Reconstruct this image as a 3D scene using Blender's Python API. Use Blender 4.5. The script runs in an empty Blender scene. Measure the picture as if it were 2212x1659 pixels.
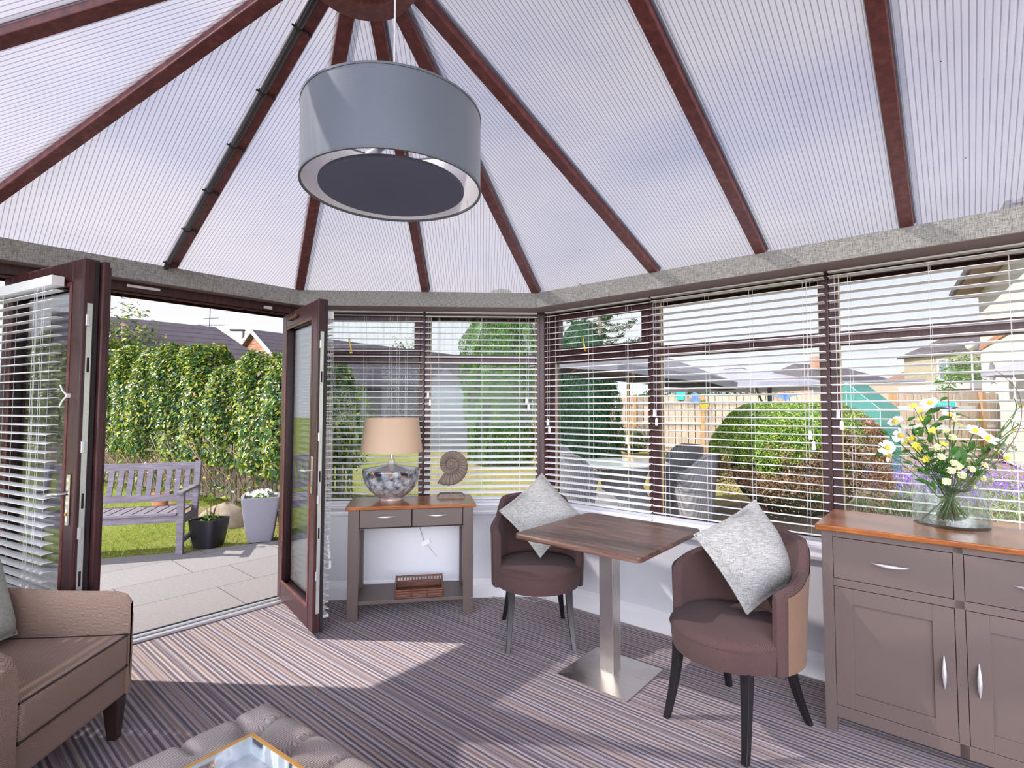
import bpy, bmesh, math, random
import numpy as np
from mathutils import Vector, Matrix
random.seed(7); rng = np.random.default_rng(7)
sc = bpy.context.scene; COL = sc.collection
PI = math.pi; R = math.radians
# ---------------------------------------------------------------- camera
F_PX, PITCH, ROLL, YAW = 1134.70, 0.0471, 0.0014, 0.0544
CAM = Vector((1.4236, -4.1111, 1.45))
fw = Vector((math.sin(YAW)*math.cos(PITCH), math.cos(YAW)*math.cos(PITCH), math.sin(PITCH)))
r0 = Vector((math.cos(YAW), -math.sin(YAW), 0)); u0 = r0.cross(fw)
cr = r0*math.cos(ROLL)+u0*math.sin(ROLL); cu = -r0*math.sin(ROLL)+u0*math.cos(ROLL)
cd = bpy.data.cameras.new('camera'); co = bpy.data.objects.new('camera', cd); COL.objects.link(co)
cd.sensor_width = 36; cd.lens = F_PX/2212*36; cd.clip_start = .05; cd.clip_end = 500
mw = Matrix((cr, cu, -fw)).transposed().to_4x4(); mw.translation = CAM; co.matrix_world = mw
sc.camera = co
# ---------------------------------------------------------------- sky, sun, exposure
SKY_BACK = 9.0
w = bpy.data.worlds.new('sky'); sc.world = w; w.use_nodes = True
nt = w.node_tree; nt.nodes.clear()
def wn(t, **k):
    n = nt.nodes.new(t)
    for a, b in k.items(): setattr(n, a, b)
    return n
tc = wn('ShaderNodeTexCoord'); mp = wn('ShaderNodeMapping'); mp.inputs['Scale'].default_value = (1, 1, 2.6)
mp.inputs['Rotation'].default_value = (0, 0, 0.6)
nz = wn('ShaderNodeTexNoise'); nz.inputs['Scale'].default_value = 1.9; nz.inputs['Detail'].default_value = 7; nz.inputs['Roughness'].default_value = .52
cr_ = wn('ShaderNodeValToRGB')
el = cr_.color_ramp.elements
el[0].position = .34; el[0].color = (.40, .48, .76, 1)
el[1].position = .60; el[1].color = (.86, .86, .93, 1)
e = el.new(.47); e.color = (.66, .69, .86, 1)
bg = wn('ShaderNodeBackground'); bg.inputs['Strength'].default_value = 1.0
ou = wn('ShaderNodeOutputWorld')
L = nt.links.new
L(tc.outputs['Generated'], mp.inputs[0]); L(mp.outputs[0], nz.inputs['Vector']); L(nz.outputs['Fac'], cr_.inputs[0])
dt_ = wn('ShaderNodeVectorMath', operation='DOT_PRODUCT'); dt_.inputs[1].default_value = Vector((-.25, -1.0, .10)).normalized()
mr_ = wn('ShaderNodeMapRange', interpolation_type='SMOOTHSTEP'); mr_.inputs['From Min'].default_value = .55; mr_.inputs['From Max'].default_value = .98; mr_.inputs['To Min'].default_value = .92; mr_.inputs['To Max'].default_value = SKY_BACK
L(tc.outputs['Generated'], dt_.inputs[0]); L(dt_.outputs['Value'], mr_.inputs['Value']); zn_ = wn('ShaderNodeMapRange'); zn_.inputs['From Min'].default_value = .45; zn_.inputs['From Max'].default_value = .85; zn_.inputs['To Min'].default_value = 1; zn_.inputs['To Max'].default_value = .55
sk_ = wn('ShaderNodeMath', operation='MULTIPLY'); sp_ = wn('ShaderNodeSeparateXYZ'); L(tc.outputs['Generated'], sp_.inputs[0]); L(sp_.outputs[2], zn_.inputs['Value']); L(zn_.outputs[0], sk_.inputs[0]); L(mr_.outputs[0], sk_.inputs[1]); L(sk_.outputs[0], bg.inputs['Strength'])   # added bright sky band low behind the camera, fills the room with light
sz_ = wn('ShaderNodeSeparateXYZ'); L(tc.outputs['Generated'], sz_.inputs[0])
hz_ = wn('ShaderNodeMapRange'); hz_.inputs['From Min'].default_value = .04; hz_.inputs['From Max'].default_value = .42; hz_.inputs['To Min'].default_value = .9; hz_.inputs['To Max'].default_value = 0
mx_ = wn('ShaderNodeMix', data_type='RGBA'); mx_.inputs[7].default_value = (1.0, .99, 1.03, 1)
L(sz_.outputs[2], hz_.inputs['Value']); L(hz_.outputs[0], mx_.inputs['Factor']); L(cr_.outputs[0], mx_.inputs[6]); L(mx_.outputs[2], bg.inputs[0]); L(bg.outputs[0], ou.inputs[0])
sd = bpy.data.lights.new('sun', 'SUN'); so = bpy.data.objects.new('sun', sd); COL.objects.link(so)
sd.energy = 5.8; sd.angle = R(.6); sd.color = (1.0, .95, .88)
SAZ, SEL = R(-6.5), R(42)
sdir = Vector((math.cos(SAZ)*math.cos(SEL), math.sin(SAZ)*math.cos(SEL), -math.sin(SEL)))
so.rotation_euler = sdir.to_track_quat('-Z', 'Y').to_euler(); so.location = (-20, 3, 20)
vs = sc.view_settings; vs.view_transform = 'Standard'; vs.look = 'None'; vs.gamma = 1; vs.use_curve_mapping = False
vs.exposure = 0.24
cy = sc.cycles; cy.use_denoising = True; cy.max_bounces = 9; cy.diffuse_bounces = 5; cy.glossy_bounces = 4
cy.transmission_bounces = 8; cy.transparent_max_bounces = 24; cy.caustics_reflective = False; cy.caustics_refractive = False
cy.sample_clamp_indirect = 6
# ---------------------------------------------------------------- helpers
def tag(o, label=None, cat=None, group=None, kind=None):
    if label: o['label'] = label
    if cat: o['category'] = cat
    if group: o['group'] = group
    if kind: o['kind'] = kind
    return o
def empty(name, loc=(0, 0, 0), rz=0, label=None, cat=None, group=None, kind=None):
    o = bpy.data.objects.new(name, None); COL.objects.link(o); o.empty_display_size = .1
    o.location = loc; o.rotation_euler = (0, 0, rz); tag(o, label, cat, group, kind); return o
def copy_tree(o, parent=None):
    c = o.copy(); COL.objects.link(c)
    if parent is not None: c.parent = parent
    for ch in list(o.children): copy_tree(ch, c)
    return c
def XF(o=(0, 0, 0), x=(1, 0, 0), y=(0, 1, 0), z=(0, 0, 1)):
    m = Matrix((Vector(x), Vector(y), Vector(z))).transposed().to_4x4(); m.translation = Vector(o); return m
def RZ(a, o=(0, 0, 0)): return Matrix.Translation(o) @ Matrix.Rotation(a, 4, 'Z')
class MB:
    def __init__(s, M=None): s.v = []; s.f = []; s.M = M
    def add(s, vs, fs, M=None):
        n = len(s.v); M = M if M is not None else s.M
        s.v += [tuple(M @ Vector(p)) for p in vs] if M is not None else [tuple(p) for p in vs]
        s.f += [tuple(i+n for i in f) for f in fs]; return s
    def box(s, x0, x1, y0, y1, z0, z1, M=None):
        vs = [(x0, y0, z0), (x1, y0, z0), (x1, y1, z0), (x0, y1, z0), (x0, y0, z1), (x1, y0, z1), (x1, y1, z1), (x0, y1, z1)]
        return s.add(vs, [(3, 2, 1, 0), (4, 5, 6, 7), (0, 1, 5, 4), (1, 2, 6, 5), (2, 3, 7, 6), (3, 0, 4, 7)], M)
    def beam(s, p, q, w, h, up=(0, 0, 1), M=None):
        p = Vector(p); q = Vector(q); d = (q-p).normalized(); sd_ = d.cross(Vector(up))
        if sd_.length < 1e-4: sd_ = d.cross(Vector((0, 1, 0)))
        sd_.normalize(); un = sd_.cross(d)
        vs = [a+sd_*i*w/2+un*j*h/2 for a in (p, q) for i, j in ((-1, -1), (1, -1), (1, 1), (-1, 1))]
        return s.add(vs, [(3, 2, 1, 0), (4, 5, 6, 7), (0, 1, 5, 4), (1, 2, 6, 5), (2, 3, 7, 6), (3, 0, 4, 7)], M)
    def tube(s, pts, r, n=8, M=None, close=True):
        pts = [Vector(p) for p in pts]; m = len(pts); rr = r if hasattr(r, '__len__') else [r]*m
        d = (pts[1]-pts[0]).normalized(); a = d.orthogonal().normalized(); vs = []
        for i, p in enumerate(pts):
            t = (pts[min(i+1, m-1)]-pts[max(i-1, 0)]).normalized()
            a = (a-t*a.dot(t)); a = a.normalized() if a.length > 1e-6 else t.orthogonal().normalized(); b = t.cross(a)
            vs += [p+(a*math.cos(2*PI*k/n)+b*math.sin(2*PI*k/n))*rr[i] for k in range(n)]
        fs = [(i*n+k, i*n+(k+1) % n, (i+1)*n+(k+1) % n, (i+1)*n+k) for i in range(m-1) for k in range(n)]
        if close: fs += [tuple(range(n))[::-1], tuple((m-1)*n+k for k in range(n))]
        return s.add(vs, fs, M)
    def lathe(s, prof, n=32, M=None, closed=False, sx=1, sy=1):
        vs = []; m = len(prof)
        for (r_, z) in prof: vs += [(r_*math.cos(2*PI*k/n)*sx, r_*math.sin(2*PI*k/n)*sy, z) for k in range(n)]
        fs = [(i*n+k, i*n+(k+1) % n, (i+1)*n+(k+1) % n, (i+1)*n+k) for i in range(m-1) for k in range(n)]
        if closed: fs += [((m-1)*n+k, (m-1)*n+(k+1) % n, (k+1) % n, k) for k in range(n)]
        else:
            if prof[0][0] > 1e-5: fs.append(tuple(range(n))[::-1])
            if prof[-1][0] > 1e-5: fs.append(tuple((m-1)*n+k for k in range(n)))
        return s.add(vs, fs, M)
    def prism(s, poly, z0, z1, M=None):
        n = len(poly); vs = [(x, y, z0) for x, y in poly]+[(x, y, z1) for x, y in poly]
        return s.add(vs, [tuple(range(n))[::-1], tuple(range(n, 2*n))]+[(k, (k+1) % n, n+(k+1) % n, n+k) for k in range(n)], M)
    def grid(s, fn, nu, nv, wrapu=False, wrapv=False, M=None):
        vs = [fn(i, j) for i in range(nu) for j in range(nv)]; fs = []
        for i in range(nu if wrapu else nu-1):
            for j in range(nv if wrapv else nv-1):
                fs.append((i*nv+j, ((i+1) % nu)*nv+j, ((i+1) % nu)*nv+(j+1) % nv, i*nv+(j+1) % nv))
        return s.add(vs, fs, M)
    def ball(s, c, r_, n=10, M=None, sz=1):
        m = max(4, n//2+1)
        vs = [(c[0]+r_*math.sin(PI*i/m)*math.cos(2*PI*k/n), c[1]+r_*math.sin(PI*i/m)*math.sin(2*PI*k/n), c[2]+sz*r_*math.cos(PI*i/m)) for i in range(1, m) for k in range(n)]
        vs += [(c[0], c[1], c[2]+sz*r_), (c[0], c[1], c[2]-sz*r_)]; t = len(vs)-2
        fs = [(i*n+k, (i+1)*n+k, (i+1)*n+(k+1) % n, i*n+(k+1) % n) for i in range(m-2) for k in range(n)]
        fs += [(t, k, (k+1) % n) for k in range(n)]+[(t+1, (m-2)*n+(k+1) % n, (m-2)*n+k) for k in range(n)]
        return s.add(vs, fs, M)
    def build(s, name, m, parent=None, smooth=False, bevel=0, seg=2, sub=0, label=None, fix=True):
        me = bpy.data.meshes.new(name); me.from_pydata(s.v, [], s.f)
        if fix:
            b = bmesh.new(); b.from_mesh(me); bmesh.ops.recalc_face_normals(b, faces=b.faces); b.to_mesh(me); b.free()
        me.materials.append(m)
        o = bpy.data.objects.new(name, me); COL.objects.link(o)
        if parent is not None: o.parent = parent
        if smooth: me.polygons.foreach_set('use_smooth', [True]*len(me.polygons))
        if bevel:
            md = o.modifiers.new('bevel', 'BEVEL'); md.width = bevel; md.segments = seg; md.limit_method = 'ANGLE'; md.angle_limit = R(35)
        if sub:
            md = o.modifiers.new('sub', 'SUBSURF'); md.levels = md.render_levels = sub
        if smooth and not sub:
            try: me.set_sharp_from_angle(angle=R(45))
            except Exception: pass
        if label: o['label'] = label
        return o
def fastmesh(name, V, Fc, m, parent=None):
    """V (N,3), Fc (M,k) arrays -> object"""
    me = bpy.data.meshes.new(name); V = np.asarray(V, np.float32); Fc = np.asarray(Fc, np.int32)
    me.vertices.add(len(V)); me.vertices.foreach_set('co', V.ravel())
    k = Fc.shape[1]; me.loops.add(Fc.size); me.loops.foreach_set('vertex_index', Fc.ravel())
    me.polygons.add(len(Fc)); me.polygons.foreach_set('loop_start', np.arange(0, Fc.size, k, dtype=np.int32))
    me.update(calc_edges=True); me.materials.append(m)
    o = bpy.data.objects.new(name, me); COL.objects.link(o)
    if parent is not None: o.parent = parent
    return o
def leaves(name, C_, N_, ln, wd, m, parent=None, up=0.0, fold=.25, jit=.6):
    """leaf blades: centres, preferred normals; each is a folded rhombus of two triangles pairs"""
    C_ = np.asarray(C_, float); n = len(C_)
    N = np.asarray(N_, float)+rng.normal(0, jit, (n, 3)); N /= np.linalg.norm(N, axis=1)[:, None]+1e-9
    T = rng.normal(0, 1, (n, 3)); T[:, 2] += up; T -= N*(T*N).sum(1)[:, None]; T /= np.linalg.norm(T, axis=1)[:, None]+1e-9
    B = np.cross(N, T); s = rng.uniform(.6, 1.25, n)[:, None]
    a = C_-T*ln*s/2; b = C_+B*wd*s/2+N*fold*wd*s; c = C_+T*ln*s/2; d = C_-B*wd*s/2+N*fold*wd*s
    V = np.stack([a, b, c, d], 1).reshape(-1, 3); i = np.arange(n)[:, None]*4
    Fc = np.concatenate([i+np.array([[0, 1, 2]]), i+np.array([[0, 2, 3]])], 0)
    return fastmesh(name, V, Fc, m, parent)
# ---------------------------------------------------------------- materials
class ND:
    def __init__(s, name):
        s.m = bpy.data.materials.new(name); s.m.use_nodes = True; s.t = s.m.node_tree; s.t.nodes.clear()
        s.out = s.t.nodes.new('ShaderNodeOutputMaterial')
    def n(s, t, ins=None, **k):
        x = s.t.nodes.new(t)
        for a, b in k.items(): setattr(x, a, b)
        for a, b in (ins or {}).items(): s.put(x.inputs[a], b)
        return x
    def put(s, i, v):
        if isinstance(v, bpy.types.NodeSocket): s.t.links.new(v, i)
        elif isinstance(v, (tuple, list)) and len(v) == 3 and i.type == 'RGBA': i.default_value = (*v, 1)
        else: i.default_value = v
    def co(s, kind='Object', scale=(1, 1, 1), rot=(0, 0, 0)):
        c = s.n('ShaderNodeTexCoord')
        if kind == 'World': c = s.n('ShaderNodeNewGeometry'); k = c.outputs['Position']
        else: k = c.outputs[kind]
        return s.n('ShaderNodeMapping', {'Vector': k, 'Scale': scale, 'Rotation': rot}).outputs[0]
    def noise(s, v, sc_, det=3, rough=.5): return s.n('ShaderNodeTexNoise', {'Vector': v, 'Scale': sc_, 'Detail': det, 'Roughness': rough}).outputs['Fac']
    def ramp(s, f, stops, interp='LINEAR'):
        x = s.n('ShaderNodeValToRGB', {'Fac': f}); x.color_ramp.interpolation = interp; e_ = x.color_ramp.elements
        while len(e_) < len(stops): e_.new(.5)
        for a, (p, c) in zip(e_, stops): a.position = p; a.color = (*c, 1) if len(c) == 3 else c
        return x.outputs[0]
    def math(s, op, a, b=None, c=None):
        x = s.n('ShaderNodeMath', operation=op); s.put(x.inputs[0], a)
        if b is not None: s.put(x.inputs[1], b)
        if c is not None: s.put(x.inputs[2], c)
        return x.outputs[0]
    def mix(s, f, a, b, bt='MIX'):
        x = s.n('ShaderNodeMix', data_type='RGBA', blend_type=bt); s.put(x.inputs['Factor'], f); s.put(x.inputs[6], a); s.put(x.inputs[7], b); return x.outputs[2]
    def bump(s, h, st=.3, d=.01): return s.n('ShaderNodeBump', {'Height': h, 'Strength': st, 'Distance': d}).outputs[0]
    def bsdf(s, col, rough=.6, metal=0, bump=None, **k):
        p = s.n('ShaderNodeBsdfPrincipled', {'Base Color': col, 'Roughness': rough, 'Metallic': metal})
        if bump is not None: s.put(p.inputs['Normal'], bump)
        for a, b in k.items(): s.put(p.inputs[a.replace('_', ' ')], b)
        return p.outputs[0]
    def end(s, sh): s.t.links.new(sh, s.out.inputs[0]); return s.m
def plain(name, c, rough=.5, metal=0, var=.12, sc_=8, bump=0, bsc=60, **k):
    d = ND(name); v = d.co('Object'); n_ = d.noise(v, sc_, 4)
    col = d.mix(n_, tuple(x*(1-var) for x in c), tuple(min(1, x*(1+var)) for x in c))
    bp_ = d.bump(d.noise(v, bsc, 3), bump, .004) if bump else None
    return d.end(d.bsdf(col, rough, metal, bp_, **k))
def wood(name, c1, c2, c3, rough=.4, scale=(2, 30, 30), coat=0, sc_=3):
    d = ND(name); v = d.co('Object', scale); n1 = d.noise(v, sc_, 6, .6)
    col = d.ramp(n1, [(.3, c1), (.5, c2), (.68, c3)])
    return d.end(d.bsdf(col, rough, 0, d.bump(n1, .08, .002), Coat_Weight=coat, Coat_Roughness=.2))
def fabric(name, c1, c2, herring=True, k=110, st=.25):
    k = k*.75
    d = ND(name); v = d.co('Object'); sx = d.n('ShaderNodeSeparateXYZ', {0: v})
    x, y, z = sx.outputs
    if herring:
        a = d.math('MULTIPLY', d.math('SUBTRACT', x, y), k*.62); tri = d.math('PINGPONG', a, .5)
        h = d.math('FRACT', d.math('ADD', d.math('MULTIPLY', d.math('ADD', z, d.math('MULTIPLY', d.math('ADD', x, y), .5)), k*2.6), d.math('MULTIPLY', tri, 2.8)))
        h = d.math('PINGPONG', h, .5); h = d.math('MULTIPLY', h, 2.0)
    else:
        wv = d.noise(d.co('Object', (36, 36, 420)), 1, 3); wh = d.noise(d.co('Object', (420, 420, 36)), 1, 3)
        h = d.math('MULTIPLY', d.math('ADD', wv, wh), .5); h = d.n('ShaderNodeMapRange', {'Value': h, 'From Min': .38, 'From Max': .62}).outputs[0]
    f2 = d.noise(v, 420, 2); hh = d.math('MULTIPLY_ADD', d.math('SUBTRACT', f2, .5), .9, h)
    col = d.mix(hh, c1, c2); big = d.noise(v, 6, 2)
    col = d.mix(d.math('MULTIPLY', big, .25), col, tuple(x*.7 for x in c1))
    return d.end(d.bsdf(col, .92, 0, d.bump(h, st, .0015), Sheen_Weight=.06, Sheen_Roughness=.5))
def foliage(name, cols, trans=.35, rough=.45):
    d = ND(name); g = d.n('ShaderNodeNewGeometry').outputs['Random Per Island']
    col = d.ramp(g, [(i/(len(cols)-1), c) for i, c in enumerate(cols)])
    a = d.bsdf(col, rough, 0); b = d.n('ShaderNodeBsdfTranslucent', {'Color': d.mix(.3, col, (.55, .7, .05))}).outputs[0]
    return d.end(d.n('ShaderNodeMixShader', {0: trans, 1: a, 2: b}).outputs[0])
m_pvc = wood('mahogany_grained_pvc', (.026, .007, .010), (.046, .012, .014), (.085, .022, .021), .36, (22, 22, 1.5), sc_=3)
m_pvc_x = wood('mahogany_rafter', (.085, .022, .021), (.135, .034, .031), (.20, .060, .050), .42, (6, 6, 3), sc_=5)
m_gasket = plain('black_rubber', (.015, .013, .017), .5)
m_white = plain('white_gloss_paint', (.86, .85, .88), .35, var=.02)
m_wall = plain('pale_lilac_grey_emulsion', (.72, .72, .77), .8, var=.03, bump=.05)
m_blind = plain('white_blind_plastic', (.93, .93, .94), .42, var=.02)
m_cord = plain('white_cord', (.78, .76, .78), .8)
m_alu = plain('aluminium', (.75, .75, .78), .32, .6, var=.05)
m_chrome = plain('chrome', (.82, .81, .83), .12, 1, var=.02)
m_steelk = plain('galvanised_steel', (.62, .66, .62), .35, .7, var=.15, sc_=20)
m_brass = plain('brass', (.75, .48, .09), .28, 1, var=.1)
m_black = plain('black_painted_wood', (.010, .009, .011), .35, var=.2)
m_taupe = plain('taupe_painted_wood', (.118, .086, .077), .42, var=.03)
m_shadow = plain('dark_gap', (.012, .010, .012), .9)
m_oak = wood('orange_stained_oak', (.17, .045, .008), (.30, .085, .013), (.42, .14, .025), .25, (3, 26, 26), coat=.5)
m_table = wood('walnut_laminate', (.060, .030, .025), (.125, .066, .050), (.25, .15, .115), .33, (1.6, 24, 24), sc_=2)
def brushed(name, c, sc_):
    d = ND(name); n1 = d.noise(d.co('Object', sc_), 1, 3)
    return d.end(d.bsdf(d.mix(n1, tuple(x*.85 for x in c), c), d.math('MULTIPLY_ADD', n1, .15, .22), 1, d.bump(n1, .05, .001)))
m_steel = brushed('brushed_steel', (.78, .74, .70), (10, 300, 10))
m_chair = fabric('plum_herringbone', (.034, .016, .018), (.135, .070, .064), True, 120)
m_chairb = fabric('tan_herringbone', (.11, .06, .036), (.30, .18, .115), True, 120)
m_arm = fabric('beige_brown_herringbone', (.15, .088, .066), (.52, .37, .29), True, 95)
m_piping = plain('dark_brown_piping', (.05, .03, .03), .8)
m_pillow = fabric('pale_grey_linen', (.20, .198, .188), (.55, .54, .51), False)
m_pillowg = fabric('pale_green_linen', (.32, .35, .31), (.60, .64, .58), False)
m_linen = fabric('grey_beam_linen', (.13, .128, .118), (.46, .445, .41), False, st=.1)
m_soffit = plain('taupe_soffit', (.20, .145, .125), .7, var=.05)
m_ott = fabric('stone_herringbone', (.22, .175, .16), (.62, .53, .50), True, 95)
m_shade = brushed('grey_satin_shade', (.5, .5, .5), (1, 1, 1))
def _shade():
    d = ND('grey_silk_shade'); n1 = d.noise(d.co('Object', (30, 30, 900)), 1, 2)
    return d.end(d.bsdf(d.mix(n1, (.105, .128, .165), (.140, .165, .205)), .42, .0, None, Sheen_Weight=.3))
m_shade = _shade()
m_silver = plain('silver_foil_lining', (.88, .85, .83), .35, .25, var=.06, sc_=14)
def _disc():
    d = ND('grey_diffuser_cloth'); n1 = d.noise(d.co('Object', (300, 300, 300)), 1, 2)
    return d.end(d.bsdf(d.mix(n1, (.115, .125, .20), (.15, .16, .24)), .8))
m_disc = _disc()
m_lshade = plain('cream_velvet_shade', (.60, .43, .30), .7, var=.06, sc_=5)
m_gold = plain('gold_lining', (.75, .42, .06), .3, .6)
def _bowl():
    d = ND('mottled_ceramic'); v = d.co('Object'); sx = d.n('ShaderNodeSeparateXYZ', {0: v}).outputs[2]
    n1 = d.noise(v, 26, 6, .65); n2 = d.noise(v, 13, 3)
    base = d.ramp(n1, [(.34, (.05, .06, .085)), (.44, (.19, .21, .24)), (.54, (.36, .37, .40)), (.66, (.58, .58, .60))])
    base = d.mix(d.n('ShaderNodeMapRange', {'Value': sx, 'From Min': .10, 'From Max': -.04}).outputs[0], base, d.mix(n1, (.30, .17, .13), (.62, .52, .48)))
    base = d.mix(d.math('GREATER_THAN', sx, .229), base, (.42, .43, .47))
    spots = d.ramp(d.noise(d.co('Object', (1, 1, .55)), 24, 2), [(.47, (0, 0, 0)), (.56, (1, 1, 1))])
    hi = d.n('ShaderNodeMapRange', {'Value': sx, 'From Min': .15, 'From Max': .20}).outputs[0]; hi = d.math('MULTIPLY', hi, d.math('LESS_THAN', sx, .226))
    base = d.mix(d.math('MULTIPLY', d.n('ShaderNodeRGBToBW', {0: spots}).outputs[0], hi), base, d.mix(d.ramp(n2, [(.5, (0, 0, 0)), (.55, (1, 1, 1))]), (.02, .022, .035), (.30, .12, .03)))
    return d.end(d.bsdf(base, .22, 0, d.bump(n1, .15, .002), Coat_Weight=.5))
m_bowl = _bowl()
m_stone = plain('grey_brown_resin_stone', (.20, .155, .125), .8, var=.4, sc_=60, bump=.3, bsc=150)
m_wicker = plain('dark_wicker', (.15, .048, .018), .42, var=.55, sc_=60)
def glass(name, c=(1, 1, 1), refl=1.0, haze=0):
    d = ND(name); fr = d.n('ShaderNodeFresnel', {'IOR': 1.5}).outputs[0]; fr = d.math('MULTIPLY', fr, .55*refl)
    t = d.n('ShaderNodeBsdfTransparent', {0: c}).outputs[0]; g = d.n('ShaderNodeBsdfGlossy', {'Color': (.95, .97, 1), 'Roughness': .0}).outputs[0]
    if haze:
        v = d.co('World', (1, 1, 1)); h = d.ramp(d.noise(d.co('World', (14, 14, 1.2)), 2, 4), [(.5, (0, 0, 0)), (.85, (haze,)*3)])
        t = d.n('ShaderNodeMixShader', {0: h, 1: t, 2: d.n('ShaderNodeBsdfTranslucent', {0: (.8, .84, .9)}).outputs[0]}).outputs[0]
    return d.end(d.n('ShaderNodeMixShader', {0: fr, 1: t, 2: g}).outputs[0])
m_glass = glass('window_glass', (.95, .975, .965), .22)
m_hazy = glass('damp_window_glass', (.93, .97, .955), .22, .30)
m_dglass = glass('door_glass', (.95, .975, .965), 1.5)
m_vase = None
def _vase():
    d = ND('clear_vase_glass'); lw = d.n('ShaderNodeLayerWeight', {'Blend': .25}).outputs['Facing']
    t = d.n('ShaderNodeBsdfTransparent', {0: (.93, .95, .95)}).outputs[0]
    g = d.n('ShaderNodeBsdfGlossy', {'Color': (1, 1, 1), 'Roughness': .02}).outputs[0]
    return d.end(d.n('ShaderNodeMixShader', {0: d.math('MULTIPLY_ADD', d.math('POWER', lw, 2.0), .6, .05), 1: t, 2: g}).outputs[0])
m_vase = _vase()
def _water():
    d = ND('vase_water'); g = d.n('ShaderNodeBsdfGlossy', {'Color': (1, 1, 1), 'Roughness': .02}).outputs[0]
    t = d.n('ShaderNodeBsdfTransparent', {0: (.90, .94, .93)}).outputs[0]
    return d.end(d.n('ShaderNodeMixShader', {0: .12, 1: t, 2: g}).outputs[0])
m_water = _water()
def _roof():
    d = ND('polycarbonate_sheet'); uv = d.n('ShaderNodeUVMap').outputs[0]; sx = d.n('ShaderNodeSeparateXYZ', {0: uv})
    u, v_ = sx.outputs[0], sx.outputs[1]
    p = d.math('PINGPONG', d.math('MULTIPLY', u, 1/.020), .5)      # 0 at a web, .5 between webs
    rib = d.n('ShaderNodeMapRange', {'Value': p, 'From Min': .07, 'From Max': .12, 'To Min': 1, 'To Max': 0}).outputs[0]
    cb = d.n('ShaderNodeCombineXYZ', {0: u, 1: v_}).outputs[0]
    sp = d.n('ShaderNodeTexVoronoi', {'Vector': cb, 'Scale': 7.0, 'Randomness': 1}).outputs['Distance']
    speck = d.n('ShaderNodeMapRange', {'Value': sp, 'From Min': .018, 'From Max': .03, 'To Min': 1, 'To Max': 0}).outputs[0]
    dirt = d.noise(cb, 2.2, 4)
    tcol = d.mix(rib, (.90, .89, .93), (.40, .37, .43)); tcol = d.mix(d.math('MULTIPLY', dirt, .18), tcol, (.62, .60, .60))
    tcol = d.mix(speck, tcol, (.05, .04, .04))
    tl = d.n('ShaderNodeBsdfTranslucent', {0: d.mix(1.0, tcol, (.36, .35, .375), 'MULTIPLY')}).outputs[0]
    tr_ = d.n('ShaderNodeBsdfTransparent', {0: d.mix(speck, d.mix(rib, (.93, .92, .95), (.55, .52, .57)), (.1, .08, .08))}).outputs[0]
    mx = d.n('ShaderNodeMixShader', {0: .42, 1: tl, 2: tr_}).outputs[0]
    gl = d.n('ShaderNodeBsdfGlossy', {'Color': (1, 1, 1), 'Roughness': .22, 'Normal': d.bump(p, .5, .004)}).outputs[0]
    return d.end(d.n('ShaderNodeMixShader', {0: .07, 1: mx, 2: gl}).outputs[0])
m_roof = _roof()
def _carpet():
    d = ND('striped_carpet'); a = R(-43.56)
    v = d.co('World'); sx = d.n('ShaderNodeSeparateXYZ', {0: v})
    q = d.math('ADD', d.math('MULTIPLY', sx.outputs[0], -math.sin(a)), d.math('MULTIPLY', sx.outputs[1], math.cos(a)))
    t = d.math('ADD', d.math('MULTIPLY', sx.outputs[0], math.cos(a)), d.math('MULTIPLY', sx.outputs[1], math.sin(a)))
    wob = d.math('MULTIPLY', d.math('SUBTRACT', d.noise(v, 90, 2), .5), .006)
    q2 = d.math('ADD', q, wob)
    n1 = d.n('ShaderNodeTexNoise', {'Scale': 75.0, 'Detail': 1.5}, noise_dimensions='1D'); d.put(n1.inputs['W'], q2)
    n2 = d.n('ShaderNodeTexNoise', {'Scale': 34.0, 'Detail': 1.0}, noise_dimensions='1D'); d.put(n2.inputs['W'], q2)
    per = d.math('PINGPONG', d.math('MULTIPLY', q2, 1/.024), .5)
    st = d.math('ADD', d.math('MULTIPLY', per, .62), d.math('MULTIPLY', n1.outputs['Fac'], .68))
    col = d.ramp(st, [(.36, (.085, .060, .076)), (.45, (.155, .118, .138)), (.54, (.31, .258, .285)), (.66, (.47, .415, .45))])
    tan = d.ramp(n2.outputs['Fac'], [(.54, (0, 0, 0)), (.62, (1, 1, 1))])
    col = d.mix(d.math('MULTIPLY', d.n('ShaderNodeRGBToBW', {0: tan}).outputs[0], .46), col, (.42, .27, .19))
    pile = d.noise(v, 330, 3, .7)
    col = d.mix(.75, col, d.ramp(pile, [(.3, (.25, .25, .25)), (.7, (.80, .80, .80))]), 'OVERLAY')
    return d.end(d.bsdf(col, .95, 0, d.bump(d.math('ADD', pile, per), .6, .004), Sheen_Weight=.15))
m_carpet = _carpet()
def _pave():
    d = ND('concrete_paving'); v = d.co('World', (1, 1, 1), (0, 0, R(-45.57)))
    br = d.n('ShaderNodeTexBrick', {'Vector': d.n('ShaderNodeMapping', {0: v, 'Location': (.79, -.335, 0)}).outputs[0], 'Scale': 1.0, 'Mortar Size': .004, 'Brick Width': .9, 'Row Height': .59, 'Mortar Smooth': .1,
        'Color1': (.25, .225, .23), 'Color2': (.285, .26, .26), 'Mortar': (.05, .05, .035)}, offset=.344)
    n1 = d.noise(d.co('World'), 40, 5, .7); n2 = d.noise(d.co('World'), 1.5, 3)
    col = d.mix(.7, br.outputs[0], d.ramp(n1, [(.3, (.4, .4, .4)), (.7, (.62, .62, .62))]), 'OVERLAY')
    col = d.mix(d.math('MULTIPLY', n2, .2), col, (.28, .27, .24))
    return d.end(d.bsdf(col, .85, 0, d.bump(n1, .2, .003)))
m_pave = _pave()
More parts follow.
